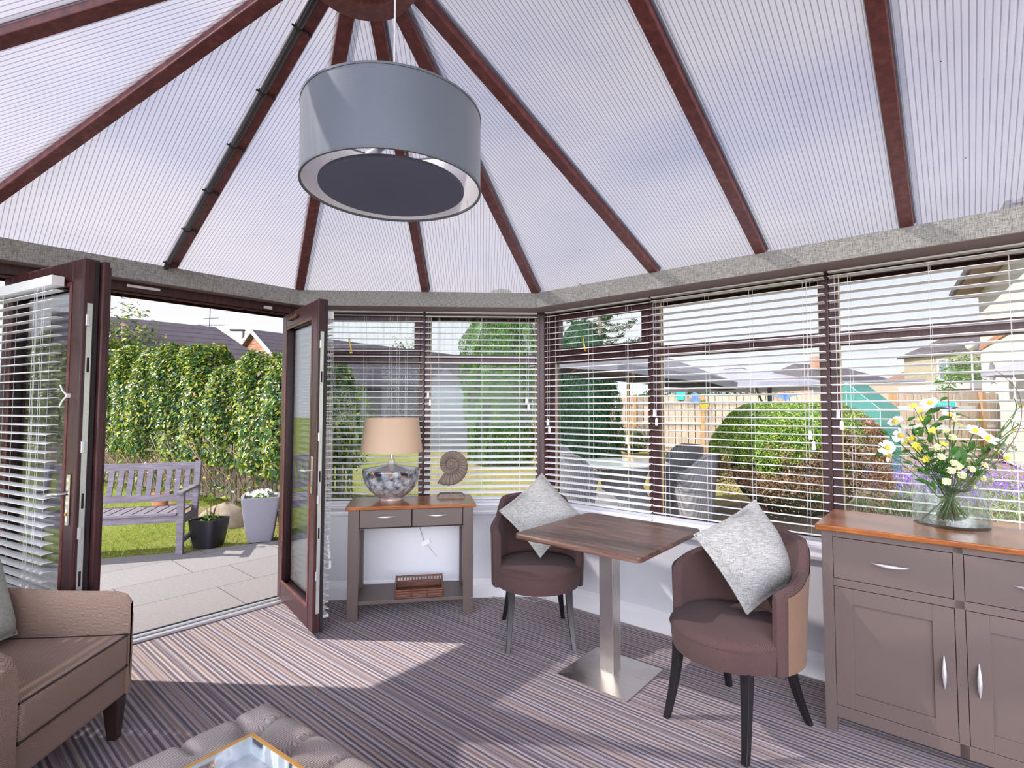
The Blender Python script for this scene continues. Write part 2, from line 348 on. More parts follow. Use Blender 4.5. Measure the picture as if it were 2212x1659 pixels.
def _lawn():
    d = ND('lawn_turf'); v = d.co('World'); n1 = d.noise(v, 1.1, 4, .6); n2 = d.noise(v, 38, 4, .75)
    sx = d.n('ShaderNodeSeparateXYZ', {0: v})
    gr = d.ramp(n2, [(.3, (.06, .12, .010)), (.5, (.17, .21, .018)), (.7, (.36, .37, .05))])
    dr = d.ramp(n2, [(.3, (.20, .155, .05)), (.5, (.36, .27, .09)), (.7, (.55, .42, .19))])
    east = d.n('ShaderNodeMapRange', {'Value': sx.outputs[0], 'From Min': -2.5, 'From Max': .5}).outputs[0]
    f = d.math('MULTIPLY', d.n('ShaderNodeRGBToBW', {0: d.ramp(n1, [(.32, (.25,)*3), (.55, (1, 1, 1))])}).outputs[0], east)
    return d.end(d.bsdf(d.mix(f, gr, dr), .9, 0, d.bump(n2, .6, .02)))
m_lawn = _lawn()
m_soil = plain('bark_soil', (.26, .17, .12), .95, var=.6, sc_=45, bump=.5, bsc=80)
# ---------------------------------------------------------------- room shell
WB, AL, AR = 1.8304, .7953, .7604; ZT, ZB = 2.365, 2.2497
tL = Vector((-math.cos(AL), -math.sin(AL), 0)); nL = Vector((-math.sin(AL), math.cos(AL), 0))
tR = Vector((math.cos(AR), -math.sin(AR), 0)); nR = Vector((math.sin(AR), math.cos(AR), 0))
PA, PB = Vector((0, 0, 0)), Vector((WB, 0, 0)); SLEN = 5.0
C1 = PA+tL*1.83; C2 = C1+Vector((.01, -1, 0)).normalized()*1.83; C3 = C2+tR*3.6; PR = PB+tR*SLEN
poly = [C3, C2, C1, PA, PB, PR]                       # inner fascia line, clockwise seen from above
def offs(i, o):
    def nrm(a, b): t = (b-a).normalized(); return Vector((-t.y, t.x, 0))
    if i == 0: return poly[0]+nrm(poly[0], poly[1])*o
    if i == len(poly)-1: return poly[-1]+nrm(poly[-2], poly[-1])*o
    n1, n2 = nrm(poly[i-1], poly[i]), nrm(poly[i], poly[i+1]); m = (n1+n2).normalized(); return poly[i]+m*(o/m.dot(n1))
SEG = {'west': 0, 'southwest': 1, 'door': 2, 'back': 3, 'right': 4}
def strip(mb, i, prof):
    """mitred bar along wall i with cross-section prof [(offset, z)]"""
    vs = [tuple(offs(i, o)+Vector((0, 0, z))) for o, z in prof]+[tuple(offs(i+1, o)+Vector((0, 0, z))) for o, z in prof]; n = len(prof)
    return mb.add(vs, [tuple(range(n))[::-1], tuple(range(n, 2*n))]+[(k, (k+1) % n, n+(k+1) % n, n+k) for k in range(n)])
def seg_frame(i, o=0):
    """origin at the fascia corner i (unmitred), x along wall, y outward"""
    a, b = poly[i], poly[i+1]; t = (b-a).normalized(); n = Vector((-t.y, t.x, 0)); return XF(a, t, n), (b-a).length
STR = 'structure'
def struct(name, mb, m, **k): o = mb.build(name, m, **k); o['kind'] = STR; return o
# floor
fl = MB(); pts = [offs(i, .04) for i in range(6)]
pts = [(p.x, p.y) for p in pts]; fl.prism(pts, -.03, 0); struct('floor', fl, m_carpet)
# walls under the windows, sills, skirting
CUT_W = {0: 'wall_west', 1: 'wall_southwest', 3: 'wall_back', 4: 'wall_right'}
bb = [(.033, 0), (.033, .135), (.027, .137), (.023, .131), (.023, .124), (.018, .119), (.018, .112), (.012, .106), (.012, .099), (.008, .095), (.008, 0)]
sillz = .665
for i, nm in CUT_W.items():
    struct(nm, strip(MB(), i, [(.033, -.03), (.033, sillz-.04), (.30, sillz-.04), (.30, -.03)]), m_wall)
    struct('baseboard_'+nm[5:], strip(MB(), i, bb), m_white)
    k = {0: 1, 1: 2, 3: 3, 4: 4}[i]
    struct('trim_%d' % k, strip(MB(), i, [(.0, sillz-.012), (.004, sillz-.003), (.014, sillz), (.249, sillz), (.249, sillz+.036), (.262, sillz+.038), (.262, sillz-.041), (.026, sillz-.041), (.014, sillz-.038), (.003, sillz-.028)]), m_white)
# fabric covered ring beam + soffit
for j, i in enumerate([0, 1, 2, 3, 4]):
    b = struct('trim_%d' % (5+j), strip(MB(), i, [(0, ZB), (0, ZT), (.012, ZT+.004), (.30, ZB+.012), (.30, ZB)]), m_linen)
    s_ = struct('trim_%d' % (10+j), strip(MB(), i, [(.002, ZB-.003), (.002, ZB-.0005), (.30, ZB-.0005), (.30, ZB-.003)]), m_soffit)
    struct('trim_%d' % (15+j), strip(MB(), i, [(.285, 2.235), (.285, 2.262), (.40, 2.262), (.46, 2.26), (.46, 2.22), (.40, 2.20), (.40, 2.235)]), m_pvc)
# windows
def handle(parent, x, z, y):
    h = MB(); h.box(x-.01, x+.01, y-.014, y, z-.012, z+.012); h.tube([(x, y-.018, z), (x+.004, y-.03, z+.02), (x-.006, y-.03, z+.06), (x-.012, y-.026, z+.105)], [.006, .008, .006, .007], 8)
    h.build('stay_handle', m_brass, parent, smooth=True, label='brass stay handle')
nwin = [0]
def window(i, s0, s1, o=.264, opening=False, g=None, cl=.045, crr=.045, top=2.262):
    nwin[0] += 1; M, _ = seg_frame(i)
    root = empty('window_%d' % nwin[0], M @ Vector((s0, o, sillz)), math.atan2(M[1][0], M[0][0]), kind=STR)
    W_ = s1-s0; H = top-sillz; zt = 1.80-sillz; d = .06
    f = MB(); f.box(0, cl, 0, d, 0, H); f.box(W_-crr, W_, 0, d, 0, H); f.box(cl, W_-crr, 0, d, 0, .045); f.box(cl, W_-crr, 0, d, H-.045, H); f.box(cl, W_-crr, 0, d, zt+.02, zt+.10)
    for a, b, c, e_ in ((cl, .008, .045, zt+.02), (W_-crr-.008, .008, .045, zt+.02)):
        pass
    f.build('window_frame', m_pvc, root, bevel=.004)
    if opening:
        c = MB(); a0, a1, z0, z1 = cl-.006, W_-crr+.006, zt+.094, H-.04; t = .05
        c.box(a0, a1, -.012, .05, z0, z0+t); c.box(a0, a1, -.012, .05, z1-t, z1); c.box(a0, a0+t, -.012, .05, z0+t, z1-t); c.box(a1-t, a1, -.012, .05, z0+t, z1-t)
        cs = c.build('top_light', m_pvc, root, bevel=.004); handle(cs, W_*.42, zt+.094+.02, -.012)
    gk = MB()
    for (za, zb_) in ((.045, zt+.02), (zt+.10, H-.045)):
        gk.box(cl, cl+.006, .012, .02, za, zb_); gk.box(W_-crr-.006, W_-crr, .012, .02, za, zb_)
    gk.build('gasket', plain_cream, root)
    for (za, zb_) in ((.045, zt+.02), (zt+.10, H-.045)):
        p = MB(); p.box(cl, W_-crr, .022, .028, za, zb_); p.build('pane', g or m_glass, root)
    return root
plain_cream = plain('worn_gasket_cream', (.55, .42, .20), .6)
window(3, -.095, .940, opening=True, g=m_hazy, cl=.10)
window(3, .940, 1.93, g=m_hazy, crr=.07)
window(4, -.095, .872, opening=True, cl=.10)
window(4, .872, 1.968, cl=.05, crr=.05); window(4, 1.968, 3.07, cl=.05, crr=.05); window(4, 3.07, 4.17, cl=.05)
window(1, -.10, .915); window(1, .915, 1.93, crr=.09)
window(0, 1.2, 2.4); window(0, 2.4, 3.70)
# corner posts
cp = MB()
for i in (1, 2, 3, 4):
    p = offs(i, .28); t1 = (poly[i]-poly[i-1]).normalized(); t2 = (poly[i+1]-poly[i]).normalized()
    q = [offs(i, .252), offs(i, .252)+t2*.035, offs(i, .31)+t2*.035, offs(i, .31), offs(i, .31)-t1*.035, offs(i, .252)-t1*.035]
    c_ = MB(); c_.prism([(a.x, a.y) for a in q], (-.05 if i in (2, 3) else sillz), 2.262); struct('trim_%d' % (19+i), c_, m_pvc)
# door frame (facet 2)
M2, _ = seg_frame(2)      # x runs from C1 to A ; s = 1.83 - x
df = empty('door_1', M2 @ Vector((0, 0, 0)), math.atan2(M2[1][0], M2[0][0]), kind=STR)
f = MB(); xl, xr = 1.83-1.70, 1.83-.03
f.box(-.09, xl, .10, .19, -.03, 2.262); f.box(xr, 1.92, .10, .19, -.03, 2.262); f.box(xl, xr, .10, .19, 2.19, 2.262); f.box(xl, xr, .12, .135, 2.175, 2.19)
f.build('door_frame', m_pvc, df, bevel=.004)
t = MB(); t.box(xl, xr, .03, .15, -.02, .018); t.box(xl, xr, .07, .10, .018, .03); t.build('threshold', m_alu, df, bevel=.003)
t = MB(); t.box(xl, xr, .15, .19, -.045, .008); t.box(xl, xr, .10, .112, .02, .034); t.build('threshold_seal', m_gasket, df)
t = MB(); t.box(xl+.62, xl+.80, .085, .10, 2.215, 2.232); t.box(xr-.20, xr-.14, .082, .10, 2.20, 2.222); t.build('latch_plate', m_white, df, bevel=.003)
# leaves of the french door; local x from hinge to lock edge, +y = side facing outdoors
def leaf(name, hinge, ang, width, flip, n):
    root = empty(name, (hinge[0], hinge[1], 0), ang, kind=STR)
    z0, z1 = .03, 2.165; th = .066; st = .105; y0, y1 = (-th, 0) if not flip else (0, th)   # y0 side = interior for the left leaf
    f = MB(); f.box(0, st, y0, y1, z0, z1); f.box(width-st, width, y0, y1, z0, z1); f.box(st, width-st, y0, y1, z0, z0+.13); f.box(st, width-st, y0, y1, z1-.105, z1)
    f.build('door_frame', m_pvc, root, bevel=.006)
    for yy in (y0-.004, y1-.004):          # glazing beads both faces
        b = MB(); q = .02
        b.box(st-.002, st+q, yy, yy+.008, z0+.13, z1-.105); b.box(width-st-q, width-st+.002, yy, yy+.008, z0+.13, z1-.105)
        b.box(st, width-st, yy, yy+.008, z0+.13, z0+.13+q); b.box(st, width-st, yy, yy+.008, z1-.105-q, z1-.105); b.build('glazing_bead', m_pvc_x, root, bevel=.003)
    p = MB(); p.box(st, width-st, y0+.03, y0+.036, z0+.13, z1-.105); p.build('pane', m_dglass, root)
    k = MB(); k.box(width, width+.0025, y0+.018, y0+.040, .15, 1.95); ls = k.build('lock_strip', m_steelk, root, label='galvanised steel lock strip')
    k = MB()
    for z in (1.62, .98, .62): k.box(width+.0022, width+.003, y0+.024, y0+.034, z, z+.07)
    k.build('keyhole_slot', m_shadow, ls)
    k = MB()
    for z in (1.84, 1.24, .84, .36): k.box(width+.002, width+.011, y0+.012, y0+.026, z, z+.055)
    k.build('striker', m_alu, ls, bevel=.002)
    g_ = MB(); g_.box(width, width+.004, y0+.046, y0+.062, z0, z1-.01); g_.build('door_seal', m_gasket, root)
    for sgn, yy in ((-1, y0), (1, y1)):
        h = MB(); xx = width-.055; h.box(xx-.014, xx+.014, min(yy, yy+sgn*.009), max(yy, yy+sgn*.009), .90, 1.14)
        hb = h.build('handle_plate', m_chrome, root, bevel=.005, seg=3)
        h = MB(); h.tube([(xx, yy+sgn*.008, 1.05), (xx, yy+sgn*.045, 1.05), (xx-.02, yy+sgn*.052, 1.05), (xx-.07, yy+sgn*.052, 1.045), (xx-.12, yy+sgn*.05, 1.04)], [.009, .009, .009, .008, .0085], 10)
        h.build('door_handle', m_chrome, hb, smooth=True)
        k = MB(); k.tube([(xx, yy+sgn*.008, .955), (xx, yy+sgn*.014, .955)], .008, 10); k.build('key_cylinder', m_brass, hb)
    return root, (y0, y1)
# ---------------------------------------------------------------- venetian blinds
def blind(root, length, drop, tilt, pitch=.0480, y=0.0, cords=(.12, .5, .88), pull=(.07, .95), rail=True, pullz=(.75, .8), slatw=.05, sgn=1, hr=.048):
    """local x along blind, z from 0 down, y centre of slats; as parts of root"""
    if rail:
        r_ = MB(); r_.box(0, length, y-.028, y+.024, -hr, 0); r_.build('headrail', m_blind, root, bevel=.002)
    s = MB(); t0 = hr+.022; n = int((drop-t0)/pitch); th = .0034
    for k in range(n):
        z = -t0-k*pitch; sec = []
        for j in range(5):
            a = (j/4-.5); yy = a*slatw; zz = (.25-a*a)*.012; c_, s2 = math.cos(tilt), math.sin(tilt)
            sec.append((y+yy*c_-zz*s2, z+yy*s2+zz*c_))
        prof = sec+[(a, b-th) for a, b in sec[::-1]]; m_ = len(prof)
        vs = [(0.0, a, b) for a, b in prof]+[(length, a, b) for a, b in prof]
        s.add(vs, [tuple(range(m_))[::-1], tuple(range(m_, 2*m_))]+[(q, (q+1) % m_, m_+(q+1) % m_, m_+q) for q in range(m_)])
    s.build('slats', m_blind, root)
    zb_ = -t0-n*pitch; b = MB(); b.box(0, length, y-.025, y+.025, zb_-.012, zb_+.008); b.build('bottom_rail', m_blind, root, bevel=.004)
    for c_ in cords:
        for yy in (-.027, .027):
            t_ = MB(); t_.tube([(c_*length+(.006 if yy > 0 else 0), y+yy, -.04), (c_*length+(.006 if yy > 0 else 0), y+yy, zb_)], .0009, 5); t_.build('ladder_cord', m_cord, root)
    for c_, pz in zip(pull, pullz):
        x = c_*length
        for dx in (-.010, .010):
            t_ = MB(); t_.tube([(x+dx, y-sgn*.034, -.03), (x+dx*.8, y-sgn*.036, -pz-(.06 if dx > 0 else 0))], .0009, 5); cdn = t_.build('pull_cord', m_cord, root)
            k = MB(); zz = -pz-(.06 if dx > 0 else 0); k.lathe([(.004, 0), (.0085, -.003), (.0105, -.045), (.009, -.05), (0, -.05)], 10, Matrix.Translation((x+dx*.8, y-sgn*.036, zz))); k.build('cord_tassel', m_blind, cdn, smooth=True)
    return root
def wall_blind(i, s0, s1, tilt, label, **k):
    M, _ = seg_frame(i); root = empty('window_blind', M @ Vector((s0, .222, ZB-.004)), math.atan2(M[1][0], M[0][0]), label=label, cat='blind', group='white venetian blinds hung over the windows')
    return blind(root, s1-s0, ZB-.004-sillz-.004, tilt, hr=.010, **k)
wall_blind(3, -.06, .928, R(4), 'white slatted blind behind the table lamp, left of the two on the back wall', pull=(.74, .8), pullz=(1.0, 1.02), cords=(.10, .52, .86))
wall_blind(3, .946, 1.868, R(15), 'white slatted blind behind the fossil ornament, in front of the pale green tree', pull=(.04, .91), pullz=(.66, .70), cords=(.12, .5, .84))
wall_blind(4, -.055, .868, R(8), 'white slatted blind right of the far corner, over the outdoor rattan chairs', pull=(.05, .82), pullz=(.88, 1.0), cords=(.12, .46, .82))
wall_blind(4, .886, 1.955, R(-6), 'wide white slatted blind between dining chairs, over the round bush', pull=(.03, .93), pullz=(.80, .92), cords=(.09, .36, .62, .90), sgn=1)
wall_blind(4, 1.979, 3.06, R(-6), 'white slatted blind behind the flower vase, rightmost in view', pull=(.04, .95), pullz=(.80, .9), cords=(.09, .42, .70, .95))
wall_blind(1, .03, .9, R(5), 'white slatted blind left of the open doors, mostly behind the left leaf'); wall_blind(1, .93, 1.85, R(5), 'white slatted blind beside the doorway, seen through the left leaf', )
rl, yy = leaf('door_2', (-.134, .035), math.atan2(-.807, .568), .857, True, 2)      # right leaf
rl.rotation_euler[2] = R(-55.4)
ll, yy2 = leaf("door_3", (-1.18, -1.043), R(-30.7), .866, False, 3)
ll.rotation_euler[2] = R(-30.7)
# astragal on the left leaf (outdoor side)
a_ = MB(); a_.box(.866-.028, .866+.030, 0, .030, .03, 2.16); a_.box(.866-.005, .866+.020, .030, .042, .03, 2.14); a_.build('astragal', m_pvc, ll, bevel=.006)
a_ = MB(); a_.tube([(.52, -.070, 1.46), (.80, -.078, 1.47), (.80, -.088, 1.49)], .003, 6)
a_ = MB(); a_.box(.775, .785, -.082, -.066, 1.50, 1.52); a_.tube([(.78, -.078, 1.51), (.775, -.095, 1.535), (.765, -.10, 1.56)], .004, 6); a_.tube([(.78, -.078, 1.51), (.775, -.095, 1.48), (.765, -.10, 1.455)], .004, 6); a_.build('cord_cleat', m_white, ll, smooth=True)
# blinds carried by the leaves (parts of the doors)
bl = empty('door_blind'); bl.parent = ll; bl.location = (.03, -.105, 2.085); blind(bl, .69, 1.98, R(4), pitch=.043, pull=(.80, .92), pullz=(1.5, 1.75), cords=(.08, .25, .8), slatw=.045)
bl['label'] = 'white slatted blind fixed to the door'
br_ = empty('door_blind'); br_.parent = rl; br_.location = (.06, .105, 2.10); blind(br_, .72, 2.02, R(6), pitch=.043, pull=(.9, .95), pullz=(1.5, 1.6), cords=(.2, .5, .85), slatw=.045, sgn=-1)
br_['label'] = 'white slatted blind fixed to the door'
dc = MB(); dc.box(.20, .42, -.022, 0, 2.10, 2.125); dc.build('top_bar', m_pvc_x, rl, bevel=.008, label='lighter brown handle bar')
# ---------------------------------------------------------------- roof
HUB = Vector((.96, -2.2, 3.22)); HUB2 = HUB+tR*3.6; UPZ = .034
def roof_face(i, tops, nm):
    a, b = poly[i], poly[i+1]; t = (b-a).normalized(); n = Vector((-t.y, t.x, 0))
    a_, b_ = offs(i, .33), offs(i+1, .33); slope = (HUB.z-ZT)/abs((HUB-a).dot(n)); zz = ZT+UPZ-.33*slope
    P = [a_+Vector((0, 0, zz)), b_+Vector((0, 0, zz))]+[q+Vector((0, 0, UPZ)) for q in tops]
    me = bpy.data.meshes.new(nm); me.from_pydata([tuple(p) for p in P], [], [tuple(range(len(P)))]); uvl = me.uv_layers.new(name='UVMap')
    for li, lp in enumerate(me.loops):
        p = P[lp.vertex_index]; uvl.data[li].uv = ((p-a).dot(t), (p-a).dot(n))
    me.materials.append(m_roof); return me
ceil = empty('ceiling', HUB, kind=STR)
for i, tops in {0: [HUB, HUB2], 1: [HUB], 2: [HUB], 3: [HUB], 4: [HUB2, HUB]}.items():
    me = roof_face(i, tops, 'polycarbonate_sheet'); o = bpy.data.objects.new('polycarbonate_sheet', me); COL.objects.link(o); o.parent = ceil; o.location = -HUB
# rafters
ti = [30]
def rafter(p, q, w_=.058, h=.05):
    p = Vector(p); q = Vector(q); d = (q-p).normalized(); b = MB(); lift = Vector((0, 0, h/2))
    p = p-d*.05
    b.beam(p+lift, q+lift, w_, h)
    o = struct('trim_%d' % ti[0], b, m_pvc_x, bevel=.004); ti[0] += 1
    g_ = MB(); g_.beam(p+lift+Vector((0, 0, .022)), q+lift+Vector((0, 0, .022)), w_+.014, .012); g_.build('rubber_gasket', m_gasket, o)
    return o
def e(i, s): a, b = poly[i], poly[i+1]; t = (b-a).normalized(); return a+t*s+Vector((0, 0, ZT))
def to_hub(p, back=.17): d = (HUB-p).normalized(); return HUB-d*back
for p in (e(3, 0), e(4, 0), e(2, 0), e(1, 0), e(3, .963), e(4, .9976), e(2, 1.83-.86), e(1, .915), e(0, 3.6-.92)): rafter(p, to_hub(p), .062 if p in (e(3, 0), e(4, 0)) else .058)
for s in (1.67, 2.36, 3.05, 3.74, 4.43): p = e(4, s); d = -nR*2.232; q = HUB+tR*(s-.886); rafter(p, q)
for s in (2.0, 1.3, .6):
    p = e(0, s); t = (poly[1]-poly[0]).normalized(); n = Vector((-t.y, t.x, 0)); q = HUB+t*((p-HUB).dot(t)); rafter(p, q)
rafter(HUB+Vector((0, 0, .02)), HUB2+Vector((0, 0, .02)), .14, .06)
# hub boss with rounded underside
hb = MB(); hb.lathe([(.0, -.0), (.115, -.005), (.125, -.045), (.132, -.052), (.200, -.050), (.212, -.03), (.205, .06), (.10, .13), (0, .14)], 48); hub = struct('trim_%d' % ti[0], hb, m_pvc_x, smooth=True); hub.location = (.965, -2.215, 3.075); ti[0] += 1
# conduit beside the rafter
p = e(2, 1.83-.86); q = to_hub(p, .2); d = (q-p).normalized(); sd_ = d.cross(Vector((0, 0, 1))).normalized()
pipe = MB(); off = sd_*(.036)+Vector((0, 0, -.008)); pipe.tube([p+off, q+off], .0165, 14)
cd_ = pipe.build('conduit_pipe', plain('dark_grey_conduit', (.055, .05, .058), .22, .1), None, smooth=True); tag(cd_, 'dark grey conduit pipe clipped along a roof rafter above the doorway', 'pipe')
for k in range(6):
    c_ = p+d*(.06+k*.375)+off; m_ = MB(); m_.tube([c_-d*.007, c_+d*.007], .0195, 14); m_.tube([c_-sd_*.02, c_-sd_*.055+Vector((0, 0, .0))], .004, 6); m_.ball(c_-sd_*.052+Vector((0, 0, -.006)), .008, 8); m_.tube([c_+sd_*.018, c_+sd_*.03], .005, 6)
    m_.build('pipe_clip', m_gasket, cd_, smooth=True)
# ---------------------------------------------------------------- pendant
pen = empty('pendant_lamp', (1.11, -2.32, 2.20), label='large grey drum pendant lamp hanging from the roof hub', cat='lamp')
b = MB(); RR, HH = .30, .25
b.lathe([(RR-.001, 0), (RR, 0), (RR, HH), (RR-.001, HH)], 96, closed=False); b.f = [f_ for f_ in b.f if len(f_) == 4]
b.build('lamp_shade', m_shade, pen, smooth=True)
b = MB(); b.lathe([(RR-.004, 0), (RR-.004, HH)], 96); b.f = [f_ for f_ in b.f if len(f_) == 4]; b.build('shade_lining', m_silver, pen, smooth=True, label='silver foil lining')
b = MB()
for z in (0, HH): b.lathe([(RR-.005, z-.003), (RR+.002, z-.003), (RR+.002, z+.004), (RR-.005, z+.004)], 96, closed=True)
b.build('shade_rim', plain('slate_trim', (.12, .14, .16), .5), pen, smooth=True)
b = MB(); b.lathe([(0, -.004), (.238, -.004), (.243, -.002), (.243, .008), (.238, .01), (0, .01)], 96); b.build('diffuser', m_disc, pen, smooth=True)
b = MB()
for k in range(3):
    a = k*2*PI/3+.5
    b.tube([(.03*math.cos(a), .03*math.sin(a), HH-.03), ((RR-.01)*math.cos(a), (RR-.01)*math.sin(a), HH-.015)], .003, 6)
b.lathe([(.028, HH-.034), (.034, HH-.034), (.034, HH-.028), (.028, HH-.028)], 24, closed=True); b.build('spider_frame', m_white, pen)
for k in range(3):
    a = k*2*PI/3+.5+.35
    c_ = MB()
    for j in range(12): c_.ball((.225*math.cos(a), .225*math.sin(a), .012+j*.010), .0028, 6)
    c_.build('bead_chain', m_brass, pen)
for k in range(3):
    a = k*2*PI/3+.2; M = Matrix.Translation((.05*math.cos(a), .05*math.sin(a), HH-.05)) @ Matrix.Rotation(a, 4, 'Z') @ Matrix.Rotation(R(115), 4, 'Y')
    c_ = MB(); c_.lathe([(.0, 0), (.017, 0), (.018, .04), (.014, .045)], 16, M); lh = c_.build('lamp_holder', m_white, pen, smooth=True)
    c_ = MB(); c_.lathe([(.012, .04), (.014, .055), (.030, .085), (.031, .10), (.022, .122), (0, .13)], 18, M); c_.build('bulb', m_white, lh, smooth=True)
b = MB(); b.tube([(0, 0, HH-.03), (0, 0, .86)], .0035, 8); b.build('flex', m_cord, pen, smooth=True)
# ---------------------------------------------------------------- console table
TH = R(6.9); con = empty('console_table', (.905, -.175, 0), TH, label='grey-taupe console table with orange wooden top and two drawers, by the back wall', cat='table')
# local: x -.4425..+.4425 ; front y=-.205
HX, HY, HT = .43, .19, .775
for sx_ in (-1, 1):
    for sy in (-1, 1):
        b = MB(); x = sx_*(HX-.036); y = sy*(HY-.036); b.box(x-.036, x+.036, y-.036, y+.036, 0, HT-.024); b.build('leg', m_taupe, con, bevel=.002)
b = MB(); b.box(-HX+.072, HX-.072, HY-.03, HY-.012, .615, HT-.024)
for s in (-1, 1): b.box(s*HX-s*.012-(.018 if s > 0 else 0), s*HX-s*.012+(0 if s > 0 else .018), -HY+.072, HY-.072, .615, HT-.024)
b.box(-HX+.072, HX-.072, -HY+.02, -HY+.05, .735, HT-.024); b.box(-HX+.072, HX-.072, -HY+.02, HY-.05, .615, .625)
b.build('frame', m_taupe, con)
b = MB(); b.box(-HX+.072, HX-.072, -HY+.012, -HY+.02, .62, HT-.025); b.build('drawer_gap', m_shadow, con)
def bow_handle(parent, c, L_, vert=False, y=-.012, out=.022):
    n = 14; pts = []; rr = []
    for i in range(n+1):
        t = i/n*2-1; o_ = out*(1-t*t)**.8; a = t*L_/2; pts.append((c[0], c[1]-o_+.003, c[2]+a) if vert else (c[0]+a, c[1]-o_+.003, c[2])); rr.append(.0015+.0065*(1-abs(t)**1.6))
    h = MB(); h.tube(pts, rr, 10); return h.build('handle', m_alu, parent, smooth=True)
for s in (-1, 1):
    xm = s*(HX-.072)/2; wd = (HX-.072)/2-.004; b = MB(); b.box(xm-wd, xm+wd, -HY+.002, -HY+.02, .628, .747); dr = b.build('drawer', m_taupe, con, bevel=.0015)
    bow_handle(dr, (xm, -HY+.002, .70), .13)
b = MB(); b.box(-HX+.06, HX-.06, -HY+.01, HY-.01, .102, .127); b.build('shelf', m_taupe, con, bevel=.002)
b = MB(); b.box(-HX-.018, HX+.018, -HY-.018, HY+.016, HT-.024, HT); b.build('table_top', m_oak, con, bevel=.004)
Mc = RZ(TH, (.905, -.175, 0))
# ---------------------------------------------------------------- table lamp
tl = empty('table_lamp', (.742, -.125, HT), label='table lamp with cream shade and bulbous mottled grey ceramic base', cat='lamp')
b = MB(); b.lathe([(.0, 0), (.088, 0), (.09, .008), (.086, .016), (.088, .02), (.115, .034), (.16, .075), (.19, .12), (.207, .17), (.211, .21), (.211, .222), (.207, .228), (.15, .238), (.08, .25), (.035, .262), (0, .264)], 64); b.build('lamp_base', m_bowl, tl, smooth=True)
b = MB(); b.lathe([(0, .258), (.018, .258), (.026, .274), (.026, .288), (.016, .306), (0, .306)], 8); b.build('crystal_knob', m_vase_c if 'm_vase_c' in globals() else plain('cut_crystal', (.72, .70, .60), .08, .2), tl)
b = MB(); b.tube([(0, 0, .30), (0, 0, .50)], .010, 12); b.lathe([(.02, .44), (.02, .50), (.014, .505)], 16); b.build('stem', m_steel, tl, smooth=True)
b = MB(); b.lathe([(.016, .50), (.03, .53), (.032, .55), (.02, .58), (0, .585)], 16); b.build('bulb', m_white, tl, smooth=True)
z0, z1, ra, rb = .355, .605, .227, .196
b = MB(); b.lathe([(ra, z0), (rb, z1)], 72); b.f = [f_ for f_ in b.f if len(f_) == 4]; b.build('lamp_shade', m_lshade, tl, smooth=True)
b = MB(); b.lathe([(ra-.003, z0), (rb-.003, z1)], 72); b.f = [f_ for f_ in b.f if len(f_) == 4]; b.build('shade_lining', m_gold, tl, smooth=True, label='gold shade lining')
b = MB(); b.lathe([(ra-.002, z0-.002), (ra+.001, z0-.002), (ra+.001, z0+.006), (ra-.002, z0+.006)], 72, closed=True); b.lathe([(rb-.004, z1-.006), (rb+.001, z1-.006), (rb+.001, z1+.001), (rb-.004, z1+.001)], 72, closed=True)
for k in range(3): b.tube([(.018*math.cos(k*2.1), .018*math.sin(k*2.1), .50), ((rb-.004)*math.cos(k*2.1), (rb-.004)*math.sin(k*2.1), z1-.02)], .002, 5)
b.build('shade_rim', m_lshade, tl)
# lamp cable hanging behind the console
cb = MB(); cb.tube([Mc @ Vector(p) for p in [(.02, .20, .70), (.03, .192, .60), (.06, .19, .52), (.09, .192, .43), (.17, .188, .33), (.24, .192, .25), (.30, .197, .16), (.34, .195, .06), (.42, .19, .006), (.52, .17, .006), (.60, .13, .006), (.66, .03, .006), (.70, .06, .006), (.80, .08, .006), (.86, .0, .006), (.90, -.06, .006), (1.0, -.02, .01), (1.03, .10, .05), (1.08, .13, .12)]], .0028, 6)
cbl = cb.build('lamp_cable', plain('clear_cable', (.50, .46, .42), .4), None, smooth=True); tag(cbl, 'thin pale lamp cable hanging behind the console table and trailing along the skirting', 'cable')
k = MB(); Mt = Matrix.Translation(Mc @ Vector((.10, .178, .42))) @ Matrix.Rotation(R(-28), 4, 'Y'); k.box(-.035, .035, -.001, .001, -.018, .018, Mt); k.build('paper_tag', m_white, cbl, label='white paper tag')
# ---------------------------------------------------------------- fossil ornament
am = empty('fossil_ornament', (1.178, -.035, HT), R(4), label='grey-brown spiral fossil ornament on a thin rod and small plinth', cat='ornament')
b = MB(); b.lathe([(.0, 0), (.150, 0), (.150, .006), (.115, .030), (0, .030)], 4, Matrix.Rotation(R(45), 4, 'Z'), sx=1, sy=1); o = b.build('plinth', m_stone, am); o.scale = (1.0, .62, 1)
b = MB(); b.tube([(0, 0, .028), (0, 0, .10)], .0042, 10); b.build('rod', m_steel, am, smooth=True)
b = MB(); NT = 420; n = 18; cz = .245; turns = 2.65; th_end = R(232)
def ammo(i, j):
    t = i/(NT-1); th = th_end+(1-t)*turns*2*PI; g = math.exp(-(1-t)*turns*2*PI*.128); rc = .122*g; rt = .047*g+.0012
    rib = 1+.085*(1-2*abs(math.sin(th*13))**.6)*min(1, t*2.2); ph = 2*PI*j/n; rad = rc+math.cos(ph)*rt*rib; yy = math.sin(ph)*rt*.80*(1+(rib-1)*2.4)
    return (rad*math.cos(th), yy, cz+rad*math.sin(th)*1.02)
b.grid(ammo, NT, n, wrapv=True); b.add([ammo(NT-1, j) for j in range(n)], [tuple(range(n))]); b.ball((0, 0, cz), .017, 10); b.build('spiral_shell', m_stone, am, smooth=True)
